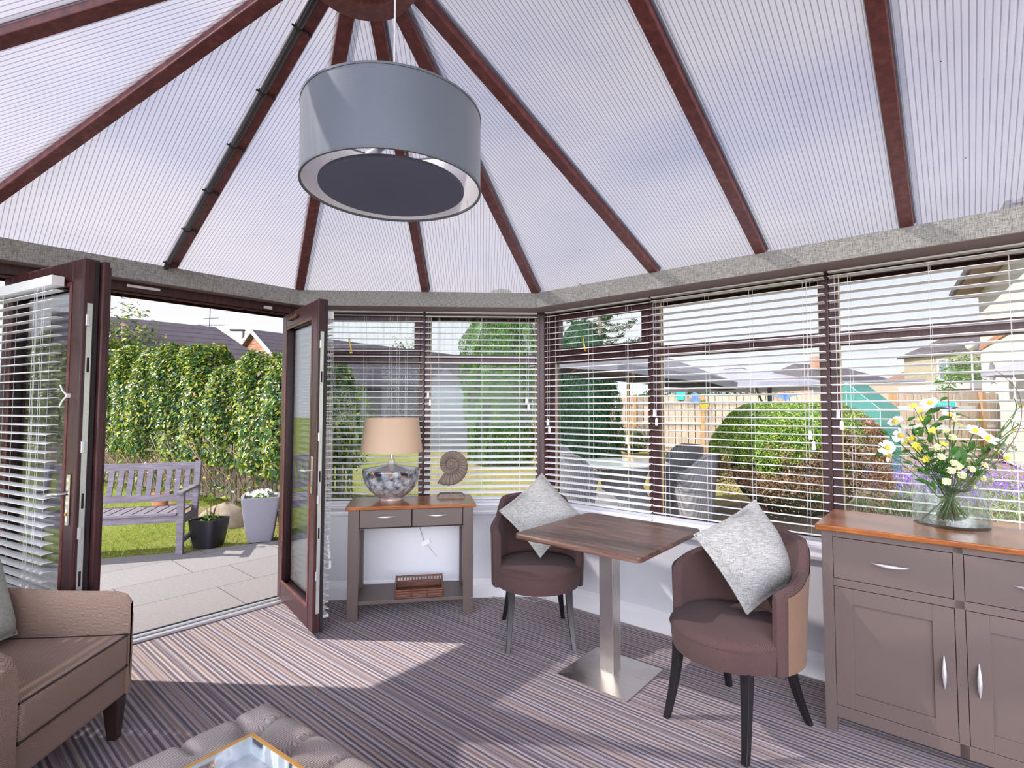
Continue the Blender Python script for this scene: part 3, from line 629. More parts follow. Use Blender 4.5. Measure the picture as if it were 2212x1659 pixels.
# ---------------------------------------------------------------- wicker tray basket on the shelf
bk = empty('wicker_basket', Mc @ Vector((.055, -.055, .128)), TH, label='dark brown wicker basket on the console table shelf', cat='basket')
W2, D2, H2 = .165, .115, .105
def woven(a, c, zt0, zt1, nm):
    b = MB(); a = Vector(a); c = Vector(c); Ln = (c-a).length; d = (c-a)/Ln; nn = Vector((-d.y, d.x, 0)); rows = int(zt0/.0085)
    for k in range(rows):
        z = .006+k*.0085; pts = [a+d*(Ln*i/28)+nn*(.0025*math.sin(i*PI/1.0+k*PI+.8)*(1 if i % 2 else -1))+Vector((0, 0, z)) for i in range(29)]; b.tube(pts, .0042, 5)
    if zt1 > zt0:
        for i in range(int(Ln/.022)+1): b.beam(a+d*(i*.022+.004)+Vector((0, 0, zt0)), a+d*(i*.022+.004)+Vector((0, 0, zt1)), .007, .005)
        for z in (zt1-.004,): b.tube([a+Vector((0, 0, z)), c+Vector((0, 0, z))], .007, 7)
    b.tube([a+Vector((0, 0, zt0)), c+Vector((0, 0, zt0))], .007, 7)
    b.build(nm, m_wicker, bk, smooth=True)
woven((-W2, -D2, 0), (W2, -D2, 0), .055, .055, 'basket_side'); woven((-W2, D2, 0), (W2, D2, 0), .045, .085, 'basket_side')
woven((-W2, -D2, 0), (-W2, D2, 0), .055, .055, 'basket_side'); woven((W2, -D2, 0), (W2, D2, 0), .055, .055, 'basket_side')
b = MB(); b.box(-W2, W2, -D2, D2, 0, .008)
for k in range(4): b.tube([(-W2+k*2*W2/3, -D2-.006, .0), (-W2+k*2*W2/3, -D2-.006, .058)], .006, 6)
for s in (-1, 1): b.tube([(s*W2, -D2, .055), (s*W2, D2, .085)], .007, 7)
b.build('basket_bottom', m_wicker, bk)
# ---------------------------------------------------------------- dining table
dt = empty('pedestal_table', (2.128, -1.180, 0), R(-43.2), label='square walnut-topped table on a brushed steel column and base', cat='table')
def rrect(hx, hy, r_, n=8):
    P = []
    for cx_, cy_, a0 in ((hx-r_, hy-r_, 0), (-hx+r_, hy-r_, 90), (-hx+r_, -hy+r_, 180), (hx-r_, -hy+r_, 270)):
        P += [(cx_+r_*math.cos(R(a0+90*k/n)), cy_+r_*math.sin(R(a0+90*k/n))) for k in range(n+1)]
    return P
b = MB(); b.prism(rrect(.375, .385, .035), .742, .770); b.build('table_top', m_table, dt, bevel=.005, seg=3)
b = MB(); b.box(-.0425, .0425, -.0425, .0425, .015, .735); b.build('column', m_steel, dt, bevel=.003)
b = MB(); b.box(-.17, .17, -.17, .17, .733, .742); b.build('top_plate', m_gasket, dt)
b = MB(); s_ = .212; b.add([(-s_, -s_, 0), (s_, -s_, 0), (s_, s_, 0), (-s_, s_, 0), (-s_, -s_, .006), (s_, -s_, .006), (s_, s_, .006), (-s_, s_, .006), (-.05, -.05, .020), (.05, -.05, .020), (.05, .05, .020), (-.05, .05, .020)],
    [(3, 2, 1, 0), (0, 1, 5, 4), (1, 2, 6, 5), (2, 3, 7, 6), (3, 0, 4, 7), (4, 5, 9, 8), (5, 6, 10, 9), (6, 7, 11, 10), (7, 4, 8, 11), (8, 9, 10, 11)]); b.build('base_plate', m_steel, dt, bevel=.002)
# ---------------------------------------------------------------- tub chairs
def sstep(x, a, b_): t = max(0, min(1, (x-a)/(b_-a))); return t*t*(3-2*t)
def make_tub():
    root = empty('tub_chair', (0, 0, 0)); zb = .335
    # seat : D-shaped drum, domed
    b = MB(); n = 56
    def ring(sc_, z, dz=0):
        P = []
        for k in range(n):
            a = 2*PI*k/n; x = .282*math.cos(a); y = -.30*math.sin(a) if math.sin(a) > 0 else -.24*math.sin(a)
            P.append((x*sc_, y*sc_, z))
        return P
    prof = [(.0, zb), (.9, zb), (.955, zb+.004), (.97, zb+.015), (.99, zb+.06), (1.0, zb+.098), (.99, zb+.110), (.965, zb+.121), (.90, zb+.133), (.7, zb+.146), (.4, zb+.152), (0.001, zb+.154)]
    vs = []; [vs.extend(ring(s, z)) for s, z in prof]
    fs = [(i*n+k, i*n+(k+1) % n, (i+1)*n+(k+1) % n, (i+1)*n+k) for i in range(len(prof)-1) for k in range(n)]
    b.add(vs, fs); seat = b.build('seat', m_chair, root, smooth=True)
    b = MB(); P = ring(1.003, zb+.103); b.tube(P+[P[0]], .0028, 6, close=False); b.build('seat_seam', m_chair, seat, smooth=True)
    # shell
    N = 64; PH = R(112)
    def top(ph):
        a = abs(ph); d = math.degrees(a)
        z = .862-.012*(d/40)**2 if d < 40 else .862-.012
        z -= (.115)*sstep(d, 41, 60); z -= .050*sstep(d, 60, 108); z -= .012*sstep(d, 106, 112); return z
    def pt(ph, r_, z): return Vector((math.sin(ph)*r_, math.cos(ph)*r_*(.99), z))
    def sec(ph):
        zt = top(ph); d = abs(math.degrees(ph)); fl = .035*(1-sstep(d, 40, 70)); h = zt-zb
        ro0 = .292; ro1 = .300+fl; th = .052
        S = []
        for t in (0, .25, .5, .75, .93): S.append((ro0+(ro1-ro0)*t, zb+h*t))            # outside going up
        S += [(ro1-.008, zt-.006), (ro1-th*.5, zt+.002), (ro1-th*.9, zt-.010)]
        ri1, ri0 = ro1-th, ro0-th*.9
        for t in (.90, .65, .4, .0): S.append((ri0+(ri1-ri0)*t, zb+h*t))
        return S
    ns = len(sec(0))
    def shell(i, j):
        ph = -PH+2*PH*i/(N-1); r_, z = sec(ph)[j]
        e_ = min(i, N-1-i)
        if e_ == 0: m_ = sum(q[0] for q in sec(ph))/ns; r_ = m_+(r_-m_)*.55; z = zb+(z-zb)*.985
        p = pt(ph, r_, z)
        d = abs(math.degrees(ph))
        return p
    b = MB(); b.grid(shell, N, ns, wrapv=True); b.add([shell(0, j) for j in range(ns)], [tuple(range(ns))]); b.add([shell(N-1, j) for j in range(ns)], [tuple(range(ns))[::-1]])
    back = b.build('backrest', m_chair, root, smooth=True)
    # tan outer panel 2mm proud of the shell
    b = MB()
    def outer(i, j):
        ph = (-PH+R(9))+2*(PH-R(9))*i/(N-1); zt = top(ph); d = abs(math.degrees(ph)); fl = .035*(1-sstep(d, 40, 70)); t = j/5*.95; return pt(ph, .292+(.008+fl)*t+.003, zb+.003+(zt-.012-zb)*t)
    b.grid(outer, N, 6); b.build('outer_back', m_chairb, back, smooth=True, label='tan herringbone outside panel')
    b = MB()
    for s in (-1, 1): b.tube([pt(s*R(43), .292-.047+(.008+.035)*t-.004, zb+(.81-zb)*t) for t in (.35, .6, .8, 1)], .003, 6)
    b.build('back_seam', m_chair, back)
    # legs
    for (x, y, bx, by, bow) in ((-.175, -.185, -.20, -.245, .03), (.175, -.185, .20, -.245, .03), (-.165, .16, -.205, .255, -.02), (.165, .16, .205, .255, -.02)):
        b = MB(); K = 9
        def leg(i, j):
            t = i/(K-1); w_ = .021-.008*t; cx_ = x+(bx-x)*(t**1.5); cy_ = y+(by-y)*(t**1.6); sx_, sy_ = [(-1, -1), (1, -1), (1, 1), (-1, 1)][j]
            return (cx_+sx_*w_, cy_+sy_*w_, (zb+.01)*(1-t))
        b.grid(leg, K, 4, wrapv=True); b.add([leg(0, j) for j in range(4)], [(0, 1, 2, 3)]); b.add([leg(K-1, j) for j in range(4)], [(3, 2, 1, 0)]); b.build('leg', m_black, root, smooth=True, bevel=.002)
    return root
ch = make_tub(); ch.location = (1.775, -.675, 0); tag(ch, 'plum fabric tub chair in the far corner, left of the table', 'chair', 'plum tub chairs at the square table')
c2 = copy_tree(ch); c2.location = (2.605, -1.655, 0); c2.rotation_euler = (0, 0, R(-59)); c2['label'] = 'plum fabric tub chair beside the sideboard, its tan outer side showing'
# ---------------------------------------------------------------- cushions
def cushion(name, c, e1, e2, half, m, thick=.075, **k):
    c = Vector(c); e1 = Vector(e1).normalized(); e2 = Vector(e2); e2 = (e2-e1*e2.dot(e1)).normalized(); nn = e1.cross(e2); M = XF(c, e1, e2, nn)
    n = 21; root_v = {}
    def f(sgn):
        def g(i, j):
            u = i/(n-1)*2-1; v = j/(n-1)*2-1; pu = 1-.07*(1-v*v)**1*abs(u)**3; pv = 1-.07*(1-u*u)*abs(v)**3
            h = thick*((1-u**4)*(1-v**4))**.55; h += .004*math.sin(u*7+v*3)*(1-u*u)*(1-v*v)
            return (u*half*pu*(1-.0*abs(v)), v*half*pv, sgn*h)
        return g
    b = MB(); b.grid(f(1), n, n, M=M); b.grid(f(-1), n, n, M=M)
    o = b.build(name, m, None, smooth=True); mm = o.modifiers.new('weld', 'WELD'); mm.merge_threshold = .0008
    b = MB(); P = []
    g = f(1)
    for i in range(n): P.append(g(i, 0))
    for j in range(1, n): P.append(g(n-1, j))
    for i in range(n-2, -1, -1): P.append(g(i, n-1))
    for j in range(n-2, -1, -1): P.append(g(0, j))
    b.tube([M @ Vector(p) for p in P], .0048, 7, close=False); b.build('piping', m, o, smooth=True)
    tag(o, k.get('label'), 'cushion', k.get('group')); return o
def DP(px, py, dep): return CAM+(fw+cr*((px-1106)/F_PX)-cu*((py-829.5)/F_PX))*dep
# ---------------------------------------------------------------- sideboard
sb = empty('sideboard', (2.985, -1.735, 0), R(-43.56), label='long taupe sideboard with orange wooden top, two drawers over two cupboards', cat='sideboard')
LN, DPH = .963, .44
b = MB(); b.box(0, LN, 0, DPH, .115, .895)
sbm = MB(); x0s = [0, .4655, .919]
F = sbm
F.box(0, .044, -.0, .04, 0, .898); F.box(LN-.044, LN, 0, .04, 0, .898); F.box(.465, .497, 0, .03, .07, .898)
F.box(.044, LN-.044, 0, .03, .870, .898); F.box(.044, LN-.044, 0, .03, .650, .684); F.box(.044, LN-.044, 0, .03, .070, .123)
F.box(0, .04, .03, DPH, .07, .898); F.box(0, .044, DPH-.04, DPH, 0, .898); F.box(LN-.04, LN, .03, DPH, .07, .898); F.box(LN-.044, LN, DPH-.04, DPH, 0, .898); F.box(0, LN, DPH-.015, DPH, .07, .898); F.box(.04, LN-.04, .03, DPH, .07, .09)
F.build('carcass', m_taupe, sb, bevel=.0012)
g = MB(); g.box(.04, LN-.04, .024, .028, .10, .88); g.build('inner_gap', m_shadow, sb)
for (a, c) in ((.046, .463), (.499, .917)):
    b = MB(); b.box(a, c, .0, .022, .6865, .8675); dr = b.build('drawer', m_taupe, sb, bevel=.001)
    bow_handle(dr, ((a+c)/2+.001, 0, .777), .135)
    b = MB(); b.box(a, a+.07, 0, .02, .1255, .6475); b.box(c-.07, c, 0, .02, .1255, .6475); b.box(a+.07, c-.07, 0, .02, .1255, .191); b.box(a+.07, c-.07, 0, .02, .581, .6475)
    dd = b.build('door', m_taupe, sb, bevel=.0008); b = MB(); b.box(a+.07, c-.07, .008, .016, .191, .581); b.build('door_panel', m_taupe, dd)
    xh = c-.037 if a < .1 else a+.034; bow_handle(dd, (xh, 0, .385), .135, True)
b = MB(); b.box(-.022, LN+.022, -.022, DPH+.01, .897, .922); b.build('table_top', m_oak, sb, bevel=.005, seg=3)
# ---------------------------------------------------------------- armchair
ac = empty('armchair', (-.15, -1.905, 0), 0, label='beige herringbone armchair at the left edge, a pale cushion at its back', cat='armchair')
def softbox(nm, x0, x1, y0, y1, z0, z1, m, bev, parent, seg=4, label=None):
    b = MB(); b.box(x0, x1, y0, y1, z0, z1); return b.build(nm, m, parent, smooth=True, bevel=bev, seg=seg, label=label)
softbox('base', -.78, -.012, -.375, .292, .175, .300, m_arm, .016, ac)
for s in (-1, 1):
    zs = [(0, .585), (-.02, .618), (-.06, .632), (-.30, .640), (-.60, .665), (-.80, .69)]; wi = [.285, .280, .272, .258, .250, .250]
    b = MB(); K = len(zs)
    def ag(i, j):
        x, zt = zs[i]; yi = wi[i]; yo = .302 if s > 0 else .385; q = [(yo-.004, .18), (yo, .30), (yo, zt-.06), (yo-.02, zt-.012), ((yi+yo)/2, zt), (yi+.012, zt-.012), (yi, zt-.05), (yi, .18)][j]
        return (x, s*q[0], q[1])
    b.grid(ag, K, 8, wrapv=True); b.add([ag(0, j) for j in range(8)], [tuple(range(8))]); b.add([ag(K-1, j) for j in range(8)], [tuple(range(8))]); b.build('armrest', m_arm, ac, smooth=True, bevel=.006, seg=3)
P2 = [(0, -.280), (0, .280), (-.06, .270), (-.30, .256), (-.74, .248), (-.74, -.248), (-.30, -.256), (-.06, -.270)]
b = MB(); b.prism(P2, .300, .448); sc_ = b.build('seat_cushion', m_arm, ac, smooth=True, bevel=.022, seg=5)
b = MB()
for z in (.442, .306):
    pts = [(x+(.0 if x < -.01 else -.004), y*.995, z) for x, y in P2]; b.tube(pts+[pts[0]], .0045, 6, close=False)
b.build('piping', m_piping, sc_, smooth=True)
b = MB(); P = [(-.70, .30), (-.66, .44), (-.76, .90), (-.80, .925), (-.86, .92), (-.88, .88), (-.82, .175), (-.72, .175)]; n = len(P)
vs = [(x, -.38, z) for x, z in P]+[(x, .30, z) for x, z in P]; b.add(vs, [tuple(range(n)), tuple(range(n, 2*n))[::-1]]+[(k, (k+1) % n, n+(k+1) % n, n+k) for k in range(n)]); b.build('backrest', m_arm, ac, smooth=True, bevel=.03, seg=4)
m_wenge = plain('dark_wenge_leg', (.05, .026, .022), .3)
for (x, y) in ((-.045, .262), (-.045, -.34), (-.75, .262), (-.75, -.34)):
    b = MB(); b.add([(x-.034, y-.03, .18), (x+.034, y-.03, .18), (x+.034, y+.03, .18), (x-.034, y+.03, .18), (x-.018, y-.015, 0), (x+.022, y-.015, 0), (x+.022, y+.022, 0), (x-.018, y+.022, 0)], [(0, 1, 2, 3), (7, 6, 5, 4), (0, 4, 5, 1), (1, 5, 6, 2), (2, 6, 7, 3), (3, 7, 4, 0)]); b.build('leg', m_wenge, ac, bevel=.003)
# ---------------------------------------------------------------- ottoman
OA = R(-39); ot = empty('ottoman', (.672, -2.15, 0), OA, label='stone herringbone buttoned ottoman at the bottom edge', cat='ottoman')
# local: x along the long side (to the right), y towards the back is 0 edge; body spans y -0.85..0
OL, OD, OT = 1.15, .85, .448
bx = [i*.148+.155 for i in range(6)]; by = [-.155-.155*j for j in range(4)]
def ohz(x, y):
    # tufted height field with rolled edges
    ex = min(x, OL-x); ey = min(-y, OD+y); e_ = min(ex, ey)
    h = .0
    best = 9
    for j in range(-1, 6):
        yb = -.150-.16*j; sh = .5 if j % 2 else 0
        k = (x-.155)/.17-sh; kk = round(k); xb = .155+(kk+sh)*.17; d_ = math.hypot((x-xb)/1.0, (y-yb)); 
        if xb < .08 or xb > OL-.08 or yb > -.09 or yb < -OD+.09: continue
        best = min(best, d_)
    if best < 9: h -= .035*math.exp(-(best/.035)**2)+.012*math.exp(-(best/.07)**2)
    rr = .085; z = OT+h
    if e_ < rr:
        q = (rr-e_)/rr; z = OT-rr+(rr)*math.sqrt(max(0, 1-q*q))+h*(1-q)
    # pleats running off the border buttons
    pl = 0
    if ey < .16 and ex > .05:
        k = (x-.155)/.17; dd_ = abs(k-round(k))*.17; pl = .020*math.exp(-(dd_/.014)**2)*min(1, (.16-ey)/.05)*(1 if ey > .015 else .7)
    if ex < .16 and ey > .05:
        k = (-y-.150)/.16; dd_ = abs(k-round(k))*.16; pl = max(pl, .020*math.exp(-(dd_/.014)**2)*min(1, (.16-ex)/.05))
    return z-pl
b = MB(); nx, ny = 190, 150
def og(i, j):
    u = i/(nx-1); v = j/(ny-1)
    def warp(t, L_): # denser near the edges
        return L_*(t-.028*math.sin(4*PI*t)/ (1))
    x = warp(u, OL); y = -warp(v, OD); return (x, y, ohz(x, y))
b.grid(og, nx, ny); b.build('tufted_top', m_ott, ot, smooth=True, fix=True)
b = MB(); q = .0; pr = []
for k in range(48): pass
b.prism([(OL*.5+x, -OD*.5+y) for x, y in rrect(OL/2, OD/2, .03)], .13, OT-.083); b.build('side', m_ott, ot, smooth=True, bevel=.02, seg=3)
for j in range(0, 5):
    yb = -.150-.16*j; sh = .5 if j % 2 else 0
    for k in range(0, 6):
        xb = .155+(k+sh)*.17
        if xb > OL-.09 or yb < -OD+.09: continue
        b = MB(); b.ball((xb, yb, OT-.045), .013, 10, sz=.6); b.build('button', m_ott, ot, smooth=True)
for (x, y) in ((.07, -.07), (OL-.07, -.07), (.07, -OD+.07), (OL-.07, -OD+.07)):
    b = MB(); b.lathe([(0, 0), (.018, 0), (.028, .10), (.028, .14), (0, .14)], 14, Matrix.Translation((x, y, 0))); b.build('leg', m_black, ot, smooth=True)
# tray
def _marble():
    d = ND('marbled_lacquer'); v = d.co('Object', (1, 1, 1)); n0 = d.noise(v, 5, 3); vv = d.n('ShaderNodeVectorMath', {0: v, 1: d.n('ShaderNodeTexNoise', {'Vector': v, 'Scale': 3.5, 'Detail': 3.0}).outputs[1]}, operation='ADD').outputs[0]
    wv = d.n('ShaderNodeTexWave', {'Vector': vv, 'Scale': 1.5, 'Distortion': 2.2, 'Detail': 3.0, 'Detail Scale': 3.0}, bands_direction='DIAGONAL').outputs['Fac']
    col = d.ramp(wv, [(.06, (.04, .045, .065)), (.13, (.22, .25, .29)), (.30, (.40, .44, .48)), (.60, (.48, .52, .56)), (.82, (.62, .64, .69)), (.95, (.34, .37, .41))])
    return d.end(d.bsdf(col, .35, 0, None))
m_marble = _marble(); m_trayrim = plain('gilt_tray_edge', (.72, .38, .10), .35, .5)
tr_o = empty('serving_tray', (.757, -2.500, OT+.004), OA+R(0.5), label='grey marbled serving tray with gilt edge on the ottoman', cat='tray')
TW, TD, TT = .46, .34, .055
b = MB(); b.box(0, TW, -TD, 0, 0, .008); b.build('tray_bottom', m_marble, tr_o)
b = MB(); b.box(0, TW, -.009, 0, .008, TT); b.build('tray_side', m_marble, tr_o); b = MB(); b.box(0, TW, -TD, -TD+.009, .008, TT); b.build('tray_side', m_marble, tr_o)
for x in (0, TW-.009):
    b = MB(); h0, h1 = -TD/2-.062, -TD/2+.062; b.box(x, x+.009, -TD, h0, .008, TT); b.box(x, x+.009, h1, 0, .008, TT); b.box(x, x+.009, h0, h1, .008, .020); b.box(x, x+.009, h0, h1, .043, TT); sdv = b.build('tray_side', m_marble, tr_o)
    b = MB(); pts = [(x+.0045, -TD/2+px_, .0315+pz_) for px_, pz_ in rrect(.062, .0115, .0110, 5)]; b.tube(pts+[pts[0]], .0022, 6, close=False); b.build('handle_rim', m_trayrim, sdv)
b = MB(); 
for (x0, x1, y0, y1) in ((-.0005, TW, -.0098, .0005), (-.0005, TW, -TD-.0005, -TD+.0098), (-.0005, .0098, -TD+.0098, -.0098), (TW-.0098, TW+.0005, -TD+.0098, -.0098)): b.box(x0, x1, y0, y1, TT, TT+.003)
b.build('gilt_edge', m_trayrim, tr_o)
# cushions placed on the seats
T = DP(1648, 1088, 2.72); Lc = DP(1516, 1172, 2.56); Bc = DP(1584, 1313, 2.44); Rc = DP(1740, 1225, 2.54)
print('cush2', T, Lc, Bc, Rc, (T-Lc).length, (Bc-Lc).length)
cushion('cushion', (T+Lc+Bc+Rc)/4, (Rc-Lc)+(T-Bc), (T-Bc)-(Rc-Lc), .202, m_pillow, label='pale grey cushion on the tub chair beside the sideboard', group='pale grey cushions on the tub chairs')
T = DP(1168, 1034, 3.58); Lc = DP(1083, 1102, 3.44); Bc = DP(1172, 1196, 3.35); Rc = DP(1252, 1112, 3.47)
print('cush1', T, Lc, Bc, Rc, (T-Lc).length, (Bc-Lc).length)
cushion('cushion', (T+Lc+Bc+Rc)/4, (Rc-Lc)+(T-Bc), (T-Bc)-(Rc-Lc), .195, m_pillow, label='pale grey cushion in the far tub chair, partly behind the table top', group='pale grey cushions on the tub chairs')
cushion('cushion', (-.665, -1.865, .655), (.06, 1, .03), (-.28, 0, 1), .20, m_pillowg, label='pale green-grey cushion against the back of the armchair')
# ---------------------------------------------------------------- vase and flowers
VC = Vector((3.567, -1.79, .922)); va = empty('glass_vase', VC, label='clear glass cylinder vase on the sideboard holding the flowers', cat='vase')
VR, VH = .142, .240
b = MB(); b.lathe([(0, 0), (VR-.004, 0), (VR, .004), (VR, VH), (VR-.004, VH), (VR-.004, .014), (0, .012)], 64); b.build('vase_body', m_vase, va, smooth=True)
b = MB(); b.lathe([(0, .013), (VR-.005, .015), (VR-.005, .06), (0, .06)], 64); b.build('water', m_water, va, smooth=True)
m_stem = plain('green_stem', (.06, .13, .025), .5, var=.4); m_stemr = plain('red_brown_stem', (.13, .035, .025), .5, var=.3)
m_leafd = foliage('dark_serrated_leaf', [(.02, .085, .012), (.035, .14, .02), (.05, .19, .03)], .25)
m_petw = plain('white_petal', (.80, .80, .74), .6, var=.05); m_peta = plain('yellow_stamen', (.80, .50, .03), .6, var=.15)
m_cream = plain('cream_petal', (.85, .84, .52), .7, var=.08); m_yel = plain('yellow_petal', (.80, .70, .06), .6, var=.1); m_lace = plain('pale_green_umbel', (.62, .66, .50), .8, var=.12)
def bez(p0, p1, p2, n=12): return [p0*(1-t)**2+p1*2*t*(1-t)+p2*t*t for t in [i/(n-1) for i in range(n)]]
def frame_to(nrm):
    nrm = nrm.normalized(); a = nrm.orthogonal().normalized(); return a, nrm.cross(a), nrm
def petals(b, c, nrm, n, ln, wd, cup=.25, off=0):
    a, bb_, nn = frame_to(nrm)
    for k in range(n):
        th = 2*PI*(k+off)/n+random.uniform(-.1, .1); d_ = a*math.cos(th)+bb_*math.sin(th); s_ = nn.cross(d_); l2 = ln*random.uniform(.85, 1.1); cp_ = cup*random.uniform(.6, 1.4)
        P = [c+d_*l2*.12, c+d_*l2*.45+s_*wd*.42+nn*l2*cp_*.35, c+d_*l2*.9+s_*wd*.42+nn*l2*cp_, c+d_*l2+nn*l2*cp_*.95, c+d_*l2*.9-s_*wd*.42+nn*l2*cp_, c+d_*l2*.45-s_*wd*.42+nn*l2*cp_*.35, c+d_*l2*.55+nn*l2*cp_*.15]
        b.add(P, [(0, 1, 6), (1, 2, 6), (2, 3, 6), (3, 4, 6), (4, 5, 6), (5, 0, 6)])
def leaf_blade(b, c, d_, nrm, ln, wd):
    d_ = Vector(d_).normalized(); s_ = d_.cross(Vector(nrm)).normalized(); nn = s_.cross(d_); K = 9; L_, R_ = [], []; mid = []
    for i in range(K+1):
        t = i/K; w_ = wd*math.sin(PI*min(1, t*1.02))**.7*(1-.45*t)*(1.0+(.14 if i % 2 else -.06)); p = c+d_*ln*t-nn*ln*.18*t*t; mid.append(p); L_.append(p+s_*w_+nn*w_*.25); R_.append(p-s_*w_+nn*w_*.25)
    vs = L_+mid+R_; n = K+1; b.add(vs, [(i, i+1, n+i+1, n+i) for i in range(K)]+[(n+i, n+i+1, 2*n+i+1, 2*n+i) for i in range(K)])
def neck(px, py):  # where a stem leaves the vase mouth region and where it sits on the bottom
    t = (px-2062)/150; a = random.uniform(0, 2*PI)
    foot = VC+cr*max(-.115, min(.115, -t*.10+random.uniform(-.03, .03)))+Vector((fw.x, fw.y, 0))*random.uniform(-.07, .07)+Vector((0, 0, .018))
    nk = VC+cr*(t*.022+random.uniform(-.012, .012))+Vector((0, 0, random.uniform(.12, .16))); return foot, nk
def stem_pts(px, py, dep, bow=0):
    foot, nk = neck(px, py); tip = DP(px, py, dep); mid = (nk+tip)/2+Vector((0, 0, .03))-cr*((px-2062)/150)*.03+cr*bow
    return [foot, (foot+nk)/2]+bez(nk, mid, tip, 9), tip
def flower(name, label, grp, kind, spots, dep, mst=None, extra_leaves=2):
    """one stem carrying the heads listed in spots (first one is the tip)"""
    root = empty(name, VC, label=label, cat='flower', group=grp); root_inv = Matrix.Translation(-VC)
    P, tip = stem_pts(*spots[0], dep); b = MB(root_inv); b.tube(P, [.0030]*3+[.0022]*(len(P)-3), 6)
    heads = [(tip, (P[-1]-P[-3]))]
    for (px, py) in spots[1:]:
        t_ = DP(px, py, dep+random.uniform(-.05, .05)); k = random.choice((5, 6, 7)); base = P[k]; b.tube(bez(base, (base+t_)/2+Vector((0, 0, .012)), t_, 6), .0014, 5); heads.append((t_, t_-base))
    b.build('stem', mst or m_stem, root, smooth=True)
    to_cam = (CAM-VC).normalized()
    for (c, d_) in heads:
        nrm = (d_.normalized()*.9+to_cam*random.uniform(.1, .7)+Vector((random.uniform(-.3, .3), random.uniform(-.3, .3), random.uniform(-.1, .4)))).normalized()
        if kind == 'cosmos':
            b = MB(root_inv); petals(b, c, nrm, 7, .036, .026, .30); h = b.build('flower_head', m_petw, root, fix=False)
            b = MB(root_inv); b.ball(c+nrm*.006, .0105, 10); b.build('flower_centre', m_peta, h, smooth=True)
        elif kind == 'cream':
            b = MB(root_inv)
            for q in range(3): petals(b, c+nrm*.003*q, nrm, 14-q*3, .0165-.004*q, .0065, .22+.35*q, q*.4)
            b.ball(c+nrm*.004, .007, 8); b.build('flower_head', m_cream, root, fix=False)
        elif kind == 'yellow':
            b = MB(root_inv); petals(b, c, nrm, 5, .017, .013, .3); b.ball(c, .004, 6); b.build('flower_head', m_yel, root, fix=False)
        elif kind == 'bud':
            a, bb_, nn = frame_to(d_); M = root_inv @ XF(c, a, bb_, nn); b = MB(); b.lathe([(0, -.012), (.008, -.006), (.010, .004), (.006, .018), (0, .026)], 10, M); b.build('flower_bud', m_leafd, root, smooth=True)
        elif kind == 'lace':
            b = MB(root_inv)
            for q in range(46):
                rr_ = .042*math.sqrt(random.random()); th = random.uniform(0, 2*PI); a, bb_, nn = frame_to(nrm); p = c+a*rr_*math.cos(th)+bb_*rr_*math.sin(th)+nn*(.012-rr_*.3); b.ball(p, .0042, 5)
            b.build('flower_head', m_lace, root)
            b = MB(root_inv)
            for q in range(10): th = q*2*PI/10; a, bb_, nn = frame_to(nrm); b.tube([c-nn*.03, c+a*.035*math.cos(th)+bb_*.035*math.sin(th)], .0008, 4)
            b.build('umbel_ray', m_stem, root)
    if extra_leaves:
        b = MB(root_inv)
        for q in range(extra_leaves):
            k = random.choice((4, 5, 6, 7)); p = P[k]; leaf_blade(b, p, (P[k+1]-P[k]).normalized()*.6+cr*random.choice((-1, 1))*random.uniform(.4, 1)+Vector((0, 0, random.uniform(0, .4))), to_cam+Vector((0, 0, .6)), random.uniform(.03, .05), random.uniform(.006, .011))
        b.build('leaf', m_leafd, root, fix=False)
    return root
G1, G2, G3, G4 = 'white flowers in the vase', 'cream pincushion flowers in the vase', 'small yellow flowers in the vase', 'other stems in the vase'
D0 = 2.36
flower('white_flower', 'white flower facing out at the upper left of the vase bouquet', G1, 'cosmos', [(2010, 872)], D0)
flower('white_flower', 'pair of white flowers lowest on the left of the vase bouquet', G1, 'cosmos', [(1948, 942), (1918, 968)], D0-.04)
flower('white_flower', 'white flower at the left shoulder of the vase bouquet', G1, 'cosmos', [(1935, 912), (1925, 985)], D0+.03)
flower('white_flower', 'white flower just left of the tall leafy twig in the vase', G1, 'cosmos', [(2052, 900), (1988, 928)], D0+.06)
flower('white_flower', 'large white flower right of centre in the vase bouquet', G1, 'cosmos', [(2105, 932), (2132, 948)], D0-.05)
flower('white_flower', 'white flowers drooping at the right side of the vase bouquet', G1, 'cosmos', [(2172, 992), (2150, 978)], D0+.02)
flower('cream_flower', 'cream flowers in the middle left of the vase bouquet', G2, 'cream', [(2024, 966), (2033, 987)], D0-.08)
flower('cream_flower', 'cream flower hanging lowest over the vase rim, left of centre', G2, 'cream', [(2045, 1040), (2055, 1017)], D0-.12)
flower('cream_flower', 'cream flowers in the centre of the vase bouquet above the rim', G2, 'cream', [(2071, 1008), (2078, 1026), (2060, 1000)], D0-.10)
flower('cream_flower', 'cream flowers right of centre low in the vase bouquet', G2, 'cream', [(2098, 1014), (2100, 1049)], D0-.06)
flower('cream_flower', 'cream flowers at the lower right of the vase bouquet', G2, 'cream', [(2126, 1006), (2139, 1036), (2122, 1034)], D0-.02)
flower('cream_flower', 'cream flowers high in the middle of the vase bouquet', G2, 'cream', [(2062, 908), (2073, 922), (2044, 930), (2058, 945)], D0-.02)
flower('yellow_flower', 'small yellow blossoms at the left of the vase bouquet', G3, 'yellow', [(1958, 955), (1970, 948), (1977, 962), (1984, 970)], D0-.05)
flower('yellow_flower', 'small yellow blossoms high on the left of the vase bouquet', G3, 'yellow', [(1990, 905), (1973, 878), (1987, 889)], D0)
flower('yellow_flower', 'small yellow blossoms in the middle of the vase bouquet', G3, 'yellow', [(2014, 930), (2002, 992), (2038, 960), (2070, 995)], D0-.06)
